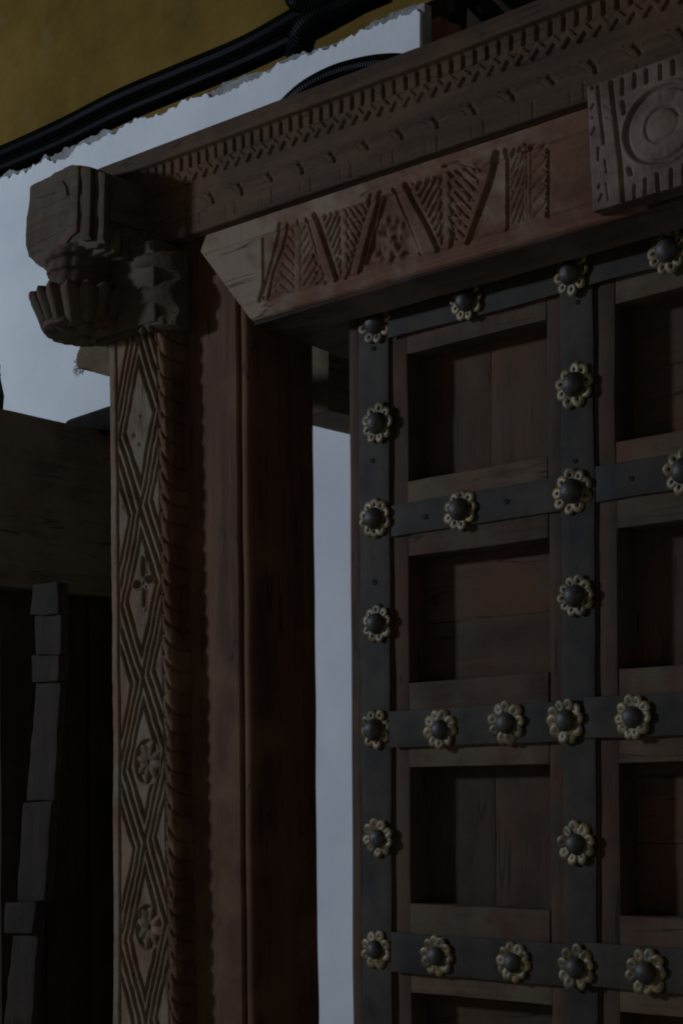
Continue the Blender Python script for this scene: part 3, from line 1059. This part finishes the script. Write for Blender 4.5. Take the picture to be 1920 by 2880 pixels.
# worn lump of foliage between two bars
for k in range(46):
    cxk, czk = random.uniform(90, 290), random.uniform(480, 740)
    if cxk < 130 + (740 - czk) * 0.1 - 40: continue
    x_, z_ = B6(cxk, czk)
    r_ = random.uniform(.004, .008)
    H += random.choice((-.004, -.003, .0045, .005)) * np.exp(-(((X - x_) / r_) ** 2 + ((Z - z_) / (r_ * 1.3)) ** 2))
H += npnoise(X, Z, 28, 31) * 0.0010 + npnoise(X, Z, 230, 32) * 0.00045
# rubbed lower arris
H -= 0.004 * (1 - sstep((Z - Zb0) / 0.006)) ** 2
board = grid_solid('lintel_board', X, Z, H, BY, -0.0445, MAT['board'], FR)
# grey dust film: thick on the flat end, the borders and towards the roundel, rubbed off elsewhere
nn = npnoise(X, Z, 38, 33) * 0.9 + npnoise(X, Z, 95, 34) * 0.5 + npnoise(X, Z, 240, 35) * 0.25
film = 0.02 + nn * 0.9
film += (0.62 + 0.9 * npnoise(X, Z, 55, 37)) * (1 - sstep((X + 2.13) / 0.10))
film += 0.40 * (1 - inner) * (1 - sstep((X + 1.95) / 0.25)) + 0.22 * sstep((Z - up_in) / 0.004)
film += 0.25 * sstep((X + 1.46) / 0.08) * sstep((Z - 2.47) / 0.03)
film += 0.25 * np.exp(-(np.abs(H + 0.006) / 0.002) ** 2)
film = np.clip(film, 0, 1) ** 1.2
at = board.data.attributes.new('dust', 'FLOAT', 'POINT')
fv = np.concatenate([film.reshape(-1), np.full(len(board.data.vertices) - film.size, 0.2)]).astype(np.float32)
at.data.foreach_set('value', fv)

# ---- roundel block
KY = -0.098
def BK(x, y): return PX(1540 + x * .24235, 150 + y * .24235, KY)
zl_top, zl_bot = BK(470, 420)[1], BK(540, 1830)[1]
nu, nv = 300, 150
xl = np.linspace(BK(455, 420)[0], BK(520, 1800)[0], nv)
xr = -0.98
uu = np.linspace(0, 1, nu)
X = xl[:, None] + (xr - xl[:, None]) * uu[None, :]
Z = np.linspace(zl_top + 0.004, zl_bot, nv)[:, None] + 0 * X
H = np.zeros(X.shape)
mk = 0.24235 / 1720
for pts, hw, dp in [([(575, 380), (600, 650), (645, 1045)], 26, .006), ([(725, 330), (785, 850), (840, 1300), (865, 1700)], 34, .009),
                    ([(510, 385), (512, 410)], 22, .006), ([(500, 640), (525, 590)], 18, .006), ([(510, 745), (530, 740)], 20, .005), ([(500, 940), (545, 860)], 17, .005),
                    ([(578, 1090), (580, 1235)], 18, .008), ([(660, 1240), (680, 1380)], 24, .004), ([(580, 1560), (590, 1520)], 18, .006), ([(590, 1700), (615, 1630)], 18, .007), ([(670, 1500), (690, 1700)], 16, .003),
                    ([(1000, 1530), (1000, 1700)], 26, .006), ([(1125, 1460), (1125, 1660)], 25, .007), ([(1262, 1400), (1275, 1600)], 27, .008), ([(1420, 1345), (1425, 1570)], 28, .008), ([(1570, 1290), (1575, 1520)], 28, .008), ([(1720, 1240), (1725, 1470)], 28, .008),
                    ([(860, 300), (860, 470)], 30, .007), ([(1000, 235), (1000, 390)], 28, .007), ([(1135, 195), (1140, 330)], 30, .008), ([(1300, 140), (1300, 290)], 30, .008), ([(1450, 90), (1450, 230)], 34, .008), ([(1600, 40), (1600, 190)], 34, .008),
                    ([(860, 560), (880, 690)], 34, .008), ([(940, 1340), (960, 1390)], 38, .008), ([(660, 610), (740, 650)], 12, .003), ([(680, 740), (740, 760)], 14, .003)]:
    cut(X, Z, H, [BK(*p) for p in pts], hw * mk, dp * 0.62, 0.85)
ox, oz = BK(1320, 820)
rx = (ox - BK(905, 860)[0])
rz = abs(BK(1320, 820)[1] - BK(1320, 1250)[1])
e = np.hypot((X - ox) / rx, (Z - oz) / rz)
H -= 0.0034 * np.exp(-((e - 0.97) / 0.055) ** 2)
H += 0.003 * np.exp(-((e - 1.10) / 0.06) ** 2)
ang = np.arctan2((Z - oz) / rz, (X - ox) / rx)
H -= (0.0007 + 0.0008 * npnoise(X, Z, 45, 44)) * np.clip(np.cos(ang * 12), 0, 1) ** 2 * sstep((e - 0.55) / 0.08) * (1 - sstep((e - 0.84) / 0.06))
H -= 0.0034 * np.exp(-((e - 0.45) / 0.05) ** 2) * (0.35 + 0.65 * (np.cos(ang - 2.4) > -0.6))
H += 0.004 * np.exp(-(e / 0.4) ** 2)
H += npnoise(X, Z, 40, 41) * 0.0015 + npnoise(X, Z, 110, 43) * 0.0008 + npnoise(X, Z, 260, 42) * 0.0004
grid_solid('roundel_block', X, Z, H, KY, -0.0445, MAT['block'], FR)

# ---- corbel
QY = -0.155
def K4(x, y, wy=QY): return PX(x * .39541, 430 + y * .39541, wy)
corb = poly_extrude('corbel', [K4(*p) for p in [(212, 232), (500, 84), (560, 80), (618, 92), (752, 150), (742, 330), (730, 500), (716, 600), (700, 672), (560, 700), (470, 720), (372, 772), (352, 852), (300, 815), (250, 792), (196, 742), (178, 652), (188, 560), (192, 470), (204, 380)]],
                    QY, -0.046, MAT['corbel'], FR, bevel=0.004, amp=0.0026, freq=24, fine=0.012)
# upright fillets on the front face (with flared feet)
def fillet(a, b, y0_, y1_, foot):
    pts = [(a, y0_), (b, y0_ + 12), (b - 8, y1_ - 90), (b - 14, y1_ - 40), (b + 4, y1_), (a - foot, y1_ + 6), (a - 14, y1_ - 50), (a - 6, y1_ - 110)]
    return poly_extrude('fillet', [K4(*p, QY - 0.011) for p in pts], QY - 0.011, QY + 0.002, MAT['corbel'], corb, bevel=0.0025, amp=0.0008, freq=40)
fillet(598, 646, 92, 618, 22)
fillet(706, 746, 132, 640, 8)
poly_extrude('fillet', [K4(*p, QY - 0.005) for p in [(518, 96), (560, 90), (545, 560), (500, 600), (440, 690), (420, 640), (478, 545)]], QY - 0.005, QY + 0.002, MAT['corbel'], corb, bevel=0.002, amp=0.001, freq=40)
# incised scroll remains on the worn face
poly_extrude('worn_scroll', [K4(*p, QY - 0.004) for p in [(395, 195), (440, 200), (468, 240), (474, 300), (462, 300), (450, 250), (425, 222), (395, 215)]], QY - 0.004, QY + 0.002, MAT['corbel'], corb, bevel=0.0015, amp=0.001, freq=60)
# lower band along the right side with small dentils
xr_ = K4(742, 330)[0]
hexa('band', [(xr_ - 0.10, -0.150, 2.60), (xr_ - 0.006, -0.150, 2.60), (xr_ - 0.010, -0.146, 2.530), (xr_ - 0.09, -0.146, 2.530)],
     [(xr_ - 0.10, -0.046, 2.60), (xr_ + 0.010, -0.046, 2.60), (xr_ + 0.006, -0.046, 2.508), (xr_ - 0.09, -0.046, 2.508)], MAT['corbel'], corb, bevel=0.004, amp=0.003, freq=26, cut=0.02)
for k in range(5):
    yk = -0.137 + k * 0.0185
    zk_ = 2.556 - k * 0.006
    hexa('dentil', [(xr_ - 0.03, yk, zk_ + 0.012), (xr_ + 0.006, yk, zk_ + 0.012), (xr_ + 0.004, yk, zk_ - 0.028), (xr_ - 0.03, yk, zk_ - 0.028)],
         [(xr_ - 0.03, yk + 0.012, zk_ + 0.012), (xr_ + 0.012, yk + 0.012, zk_ + 0.010), (xr_ + 0.010, yk + 0.012, zk_ - 0.032), (xr_ - 0.03, yk + 0.012, zk_ - 0.030)], MAT['corbel'], corb, bevel=0.003, amp=0.0015, freq=50, cut=0.012)
# stepped mouldings on the right side below the plain field
for k, (z0_, z1_, pr) in enumerate(((2.585, 2.606, 0.007), (2.606, 2.616, 0.002))):
    hexa('moulding', [(xr_ - 0.02, -0.15, z1_), (xr_ + pr, -0.15, z1_), (xr_ + pr - .002, -0.15, z0_), (xr_ - 0.02, -0.15, z0_)],
         [(xr_ - 0.02, -0.046, z1_ - .004), (xr_ + pr + .010, -0.046, z1_ - .004), (xr_ + pr + .008, -0.046, z0_ - .004), (xr_ - 0.02, -0.046, z0_ - .004)], MAT['corbel'], corb, bevel=0.003, amp=0.0018, freq=40, cut=0.015)

# lotus pendant under the corbel
AX, AY = -2.550, -0.108
def lobes(n, amt):
    return lambda r, h, a: r * (1 + amt * abs(math.cos(n * a / 2)) ** 0.7 + 0.015 * math.sin(a * 3 + h * 60))
drum = lathe_mesh('pendant', [(0.058, 2.562), (0.060, 2.552), (0.072, 2.549), (0.074, 2.540), (0.070, 2.536), (0.066, 2.534), (0.069, 2.524), (0.070, 2.514), (0.064, 2.511), (0.0625, 2.506), (0.068, 2.500), (0.073, 2.490), (0.0735, 2.482), (0.069, 2.478), (0.066, 2.470), (0.070, 2.440), (0.078, 2.418), (0.078, 2.409), (0.070, 2.404), (0.05, 2.403), (0.0, 2.402)], 84, MAT['corbel'], lobes(15, 0.045))
pend = link('pendant', drum, None, FR, Vector((AX, AY, 0)) - wloc(FR))
# lotus petals round the bowl: thick, round-ended, touching
V, F = [], []
n, m = 10, 8
for i in range(n + 1):
    t = i / n
    r = 0.082 + 0.030 * t ** 1.3 - (0.030 * (t - 0.82) if t > 0.82 else 0) - 0.010 * (1 - min(1, t * 5)) ** 2
    z = 2.400 + 0.078 * t ** 0.9
    wd = 0.0196 * (0.80 + 0.20 * math.sin(math.pi * min(1, t * 1.15) * 0.5)) * (1 if t < 0.70 else math.sqrt(max(0.20, 1 - ((t - 0.70) / 0.33) ** 2)))
    for j in range(m + 1):
        q_ = -1 + 2 * j / m
        V.append((r - 0.012 * abs(q_) ** 1.6 - (0.003 * ((t - 0.85) / 0.15) ** 2 if t > 0.85 else 0), wd * q_, z))
for i in range(n):
    for j in range(m):
        a = i * (m + 1) + j
        F.append((a, a + 1, a + m + 2, a + m + 1))
lpm = bpy.data.meshes.new('lotus_petal')
lpm.from_pydata(V, [], F)
for p in lpm.polygons: p.use_smooth = True
lpm.materials.append(MAT['corbel'])
NP = 17
for k in range(NP):
    o = link('lotus_petal', lpm, None, pend)
    o.rotation_euler = (0, 0, 2 * math.pi * (k + .35) / NP + random.uniform(-.03, .03))
    q_ = random.uniform(0.95, 1.04)
    o.scale = (q_, q_, 1)
    sd = o.modifiers.new('thick', 'SOLIDIFY')
    sd.thickness = 0.013
# flower on the underside
um = leaf_mesh('under_petal', MAT['corbel'], 0.078, 0.024, 0.010, r0=0.12)
for k in range(8):
    o = link('under_petal', um, None, pend)
    a = 2 * math.pi * (k + .25) / 8
    o.matrix_local = Matrix.Translation((0, 0, 2.4035)) @ Matrix.Rotation(a, 4, 'Z') @ Matrix.Rotation(math.radians(89), 4, 'X')
ub = lathe_mesh('under_boss', [(0.0, -0.008), (0.007, -0.006), (0.011, 0.0), (0.011, 0.008)], 12, MAT['corbel'])
link('under_boss', ub, None, pend, (0, 0, 2.398))

# solid back of the corbel between pendant and bracket
box('corbel_back', -2.515, -2.360, -0.098, -0.024, 2.395, 2.545, MAT['corbel'], corb, bevel=0.004, amp=0.004, freq=26, cut=0.025)
# scrolled bracket leaf between corbel and jamb
prof = [(-0.046, 2.535), (-0.10, 2.53), (-0.116, 2.518), (-0.108, 2.502), (-0.088, 2.492), (-0.084, 2.482), (-0.098, 2.472), (-0.112, 2.455), (-0.108, 2.437), (-0.092, 2.425), (-0.090, 2.415), (-0.100, 2.405), (-0.098, 2.394), (-0.080, 2.388), (-0.046, 2.388)]
bm = bmesh.new()
rows = []
nxs = 14
for k in range(nxs + 1):
    t = k / nxs
    x = -2.412 + 0.090 * t
    bulge = 1 - 0.22 * abs(2 * t - 1) ** 2.2
    row = []
    for (y_, z_) in prof:
        yy = -0.046 + (y_ + 0.046) * bulge * (1 - 0.25 * t)
        row.append(bm.verts.new((x, yy, z_ - 0.010 * t)))
    rows.append(row)
for a, b in zip(rows[:-1], rows[1:]):
    for i in range(len(prof)):
        j = (i + 1) % len(prof)
        bm.faces.new((a[i], a[j], b[j], b[i]))
bm.faces.new(rows[0]); bm.faces.new(rows[-1][::-1])
bmesh.ops.subdivide_edges(bm, edges=bm.edges[:], cuts=1, use_grid_fill=True)
wobble(bm, 0.0028, 45, 3.3)
wobble(bm, 0.0014, 130, 5.3)
bm_obj('bracket_leaf', bm, MAT['corbel'], FR, smooth=True, sharp=60)
# two carved beads at its foot, and a chipped pale corner at the pilaster head
bd = lathe_mesh('bead', [(0, -0.008), (0.005, -0.0068), (0.0085, -0.002), (0.0085, 0.002), (0.005, 0.0068), (0, 0.008)], 12, MAT['corbel'])
for px, py in ((424, 922), (404, 930)):
    link('carved_bead', bd, None, FR, P(px, py, -0.086) - wloc(FR))
box('abacus', -2.545, -2.345, -0.088, -0.026, 2.388, 2.402, MAT['corbel'], FR, bevel=0.003, amp=0.0025, freq=24, cut=0.02)

# rough tenon sticking out behind the pilaster head
def T4(x, y): return PX(x * .39541, 430 + y * .39541, -0.02)
tp = [T4(*p) for p in [(600, 1352), (700, 1340), (900, 1330), (900, 1600), (765, 1590), (690, 1568), (640, 1545), (585, 1540), (562, 1495), (570, 1440), (585, 1395)]]
ten = poly_extrude('tenon', tp, -0.03, 0.05, MAT['stub'], FR, bevel=0.006, amp=0.004, freq=30)
bm = bmesh.new()
ex, ez = T4(566, 1500)
for k in range(34):
    a = Vector((ex + random.uniform(0, .012), random.uniform(-.034, -.01), ez + random.uniform(-.018, .01)))
    tube(bm, [a, a + Vector((random.uniform(-.012, -.002), random.uniform(-.004, .004), random.uniform(-.008, .006))), a + Vector((random.uniform(-.018, -.004), 0, random.uniform(-.016, .006)))], 0.0006, 0.0003, 3)
fb_ = bm_obj('splinter', bm, MAT['stub'], ten)
tag(fb_, kind='stuff')

# ================================================================== DOOR LEAF
DR = thing('door_leaf', 'dark wooden door leaf with iron straps, deep square panels and brass rosettes', 'door', (-1.5, 0.03, 0))
FYW = 0.005                                # wood face (straps lie at y = 0)
DEP = 0.050                                # panel recess
COLS = [(-1.868, -1.835, -1.546, -1.5205), (-1.4525, -1.4205, -1.131, -1.103)]
ROWS = [(2.352, 2.250, 2.042), (2.005, 1.9135, 1.7035), (1.6265, 1.5625, 1.3335), (1.253, 1.1875, 0.985), (0.92, 0.86, 0.64), (0.57, 0.51, 0.30)]
rowb = [1.978, 1.6265, 1.253, 0.92, 0.57, 0.20]
# stiles behind the straps
def stile(xa, xb, yb=0.075):
    box('stile', xa, xb, FYW, yb, 0.012, 2.336, MAT['door_v'], DR, bevel=0.002, amp=0.0012, cut=0.08)
stile(-1.966, -1.9445)                    # edge slip left of the outer strap
stile(-1.9435, -1.8695)
stile(-1.5205, -1.4545)
stile(-1.1025, -1.03)
# rear lip of the leaf, seen dark beyond the left edge
box('rear_lip', -1.985, -1.94, 0.076, 0.125, 0.012, 2.334, MAT['darkwood_v'], DR, bevel=0.003, amp=0.0015, cut=0.1)
for ci, (a, b, c, d) in enumerate(COLS):
    for ri, (zt_hi, zt, zb) in enumerate(ROWS):
        hi = 2.336 if ri == 0 else rowb[ri - 1]
        lo_ = rowb[ri]
        j = lambda s=.0016: random.uniform(-s, s)
        zt_, zb_, b_, c_ = zt + j(), zb + j(), b + j(), c + j()
        g = 0.0005
        yb = FYW + DEP
        # mitred battens round the opening: top, bottom, left, right
        def bat(name, q, mat, dy=0.0):
            fr = [Vector((x, FYW + dy, z)) for x, z in q]
            bk = [Vector((x, yb + 0.02, z)) for x, z in q]
            hexa(name, fr, bk, mat, DR, bevel=0.002, amp=0.0015, freq=11, cut=0.05)
        bat('rail', [(b_ + g, hi - g), (c_ - g, hi - g), (c_ - g, zt_ + j(.002)), (b_ + g, zt_ + j(.002))], MAT['door_h'], j(.0012))
        bat('rail', [(b_ + g, zb_ + j(.002)), (c_ - g, zb_ + j(.002)), (c_ - g, lo_ + g), (b_ + g, lo_ + g)], MAT['door_h'], j(.0012))
        bat('batten', [(a + g, hi - g), (b_, hi - g), (b_ + j(.002), lo_ + g), (a + g, lo_ + g)], MAT['door_v'], 0.0012 + j(.001))
        bat('batten', [(c_, hi - g), (d - g, hi - g), (d - g, lo_ + g), (c_ + j(.002), lo_ + g)], MAT['door_v'], 0.0012 + j(.001))
        # sunk panel of two planks
        pa, pb_, pc_, pd_ = b - 0.012, c + 0.012, zt + 0.012, zb - 0.012
        y0_ = yb
        if (ri + ci) % 2 == 1:
            sp = pd_ + (pc_ - pd_) * random.uniform(0.45, 0.6)
            box('panel_plank', pa, pb_, y0_, y0_ + 0.018, sp + 0.0002, pc_, MAT['panel_h'], DR, bevel=0.0006, amp=0.0010, cut=0.05)
            box('panel_plank', pa, pb_, y0_ + 0.0008, y0_ + 0.018, pd_, sp - 0.0002, MAT['panel_h'], DR, bevel=0.0006, amp=0.0010, cut=0.05)
        else:
            sp = pa + (pb_ - pa) * random.uniform(0.45, 0.62)
            box('panel_plank', pa, sp - 0.0001, y0_, y0_ + 0.018, pd_, pc_, MAT['panel'], DR, bevel=0.001, amp=0.0012, cut=0.05)
            box('panel_plank', sp + 0.00005, pb_, y0_ + 0.0002, y0_ + 0.018, pd_, pc_, MAT['panel'], DR, bevel=0.001, amp=0.0012, cut=0.05)

# iron straps
def strap(xa, xb, z0, z1, y=0.0, th=0.0045):
    return box('iron_strap', xa, xb, y, y + th, z0, z1, MAT['iron'], DR, bevel=0.0012, amp=0.0022, freq=9, cut=0.03)
SV = []
for xa, xb in ((-1.940, -1.872), (-1.5185, -1.4575), (-1.099, -1.037)):
    SV.append(strap(xa, xb, 0.02, 2.322))
HS = {}
for k, (z0, z1, yy) in enumerate(((2.283, 2.334, -0.005), (1.950, 2.004, 0.0002), (1.596, 1.657, -0.0048), (1.220, 1.286, -0.0048), (0.875, 0.93, -0.0048), (0.52, 0.58, -0.0048))):
    if k == 0:
        HS[0] = [strap(-1.868, -1.04, z0, z1, yy)]
    elif k == 1:
        HS[1] = [strap(-1.869, -1.5215, z0, z1, yy), strap(-1.4545, -1.102, z0 + .006, z1 + .006, yy)]
    else:
        HS[k] = [strap(-1.870, -1.478, z0, z1, yy), strap(-1.4750, -1.04, z0 + .003, z1 + .004, yy)]
# old nail holes in the straps
hm = lathe_mesh('nail_hole', [(0.0044, 0.0), (0.0042, 0.0006), (0.0022, 0.0003), (0.0, 0.0001)], 8, MAT['hole'])
def hole(px, py, st, y=-0.0006):
    q = P(px, py, y)
    o = link('nail_hole', hm, None, st)
    o.rotation_euler = (math.radians(90), random.uniform(0, 1.5), 0)
    o.location = Vector((q.x, y - 0.0004, q.z)) - wloc(st)
    s = random.uniform(0.7, 1.2)
    o.scale = (s, s, 1)
for px, py in ((1048, 980), (1047, 1296), (1052, 1637)):
    hole(px, py, SV[0])
for px, py in ((1622, 850), (1615, 1296)):
    hole(px, py, SV[1])
hole(1195, 1453, HS[1][0]); hole(1422, 1410, HS[1][0]); hole(1774, 1345, HS[1][1])

# rosettes: brass ring of petals round an iron boss
def petal_mesh(kind):
    if kind == 'ring':
        pr = [(0.0112, 0.0), (0.0115, 0.0010), (0.0104, 0.0024), (0.0054, 0.0027), (0.0029, 0.0022), (0.0024, 0.0008), (0.0, 0.0006)]
    else:
        pr = [(0.0116, 0.0), (0.0119, 0.0010), (0.0106, 0.0025), (0.0060, 0.0027), (0.0020, 0.0024), (0.0, 0.0018)]
    return lathe_mesh('petal', pr, 11, MAT['brass'])
PET = {'ring': petal_mesh('ring'), 'disc': petal_mesh('disc')}
holem = lathe_mesh('petal_eye', [(0.0024, 0.0), (0.0022, 0.0004), (0.0, 0.0003)], 8, MAT['hole'])
pinm = lathe_mesh('petal_eye', [(0.0014, 0.0), (0.0012, 0.0010), (0.0, 0.0012)], 6, MAT['hole'])
BOSS = {}
for kind, r, h in (('ring', 0.0188, 0.0165), ('disc', 0.0168, 0.0130)):
    pr = [(r, 0.0)] + [(r * math.cos(a), h * math.sin(a) + 0.003) for a in [math.pi / 2 * k / 7 for k in range(7)]] + [(0.0, h + 0.003)]
    BOSS[kind] = lathe_mesh('boss', pr, 20, MAT['boss'], lambda r, h, a: r * (1 + 0.03 * math.sin(3 * a + 40 * h) + 0.02 * math.sin(5 * a)))
PLATE = lathe_mesh('rosette', [(0.0235, 0.0), (0.0235, 0.0015), (0.0, 0.0018)], 20, MAT['brass'])
nr = 0
def rosette(px, py, y, kind):
    global nr
    q = P(px, py, y - 0.006)
    rs = random.Random(nr * 7 + 5)
    nr += 1
    ro = link('rosette', PLATE, None, DR)
    ro.location = Vector((q.x, y - 0.0012, q.z)) - wloc(DR)
    ro.rotation_euler = (math.radians(90) + rs.uniform(-.05, .05), 0, rs.uniform(-.05, .05))
    s = rs.uniform(0.94, 1.05)
    ro.scale = (s * rs.uniform(.96, 1.03), s, s)
    n = rs.choice((9, 9, 9, 10, 8))
    ph = rs.uniform(0, 6.28)
    rad = 0.0236
    gone = rs.randrange(n) if rs.random() < 0.25 else -1
    for k in range(n):
        a = ph + 2 * math.pi * k / n + rs.uniform(-.08, .08)
        o = link('petal', PET[kind], None, ro)
        rr = rad + rs.uniform(-.0012, .0014)
        if k == gone: rr -= 0.0035
        o.location = (rr * math.cos(a), rr * math.sin(a), 0.0012 + rs.uniform(0, .001))
        o.rotation_euler = (rs.uniform(-.17, .17), rs.uniform(-.17, .17), a)
        t = rs.uniform(0.90, 1.06)
        o.scale = (t * 1.04, t * 0.93, 1)
        # punched eye is part of the petal's look
        e = link('petal_eye', holem if kind == 'ring' else pinm, None, ro)
        e.rotation_euler = o.rotation_euler
        e.location = Vector(o.location) + Vector((0, 0, 0.0007 if kind == 'ring' else 0.0016))
    b = link('boss', BOSS[kind], None, ro)
    b.rotation_euler = (rs.uniform(-.08, .08), rs.uniform(-.08, .08), rs.uniform(0, 6))
    b.location = (rs.uniform(-.001, .001), rs.uniform(-.001, .001), 0.001)
S = 1.2245
for x, y in ((861, 741), (865, 972), (858, 1190), (862, 1432), (858, 1675)):
    rosette(x * S, y * S, 0.0, 'ring')
for x, y in ((1067, 690), (1309, 628), (1530, 575)):
    rosette(x * S, y * S, -0.005, 'ring')
for x, y in ((1315, 883), (1310, 1128), (1318, 1368)):
    rosette(x * S, y * S, 0.0, 'ring')
rosette(1053 * S, 1170 * S, 0.0, 'ring'); rosette(1568 * S, 1080 * S, 0.0, 'ring')
for x, y in ((1008, 1675), (1160, 1660), (1296, 1655), (1450, 1647), (1000, 2195), (1175, 2210), (1320, 2222), (1480, 2232)):
    rosette(x * S, y * S, -0.005, 'disc')
for x, y in ((865, 1925), (860, 2182), (1320, 1938)):
    rosette(x * S, y * S, 0.0, 'disc')
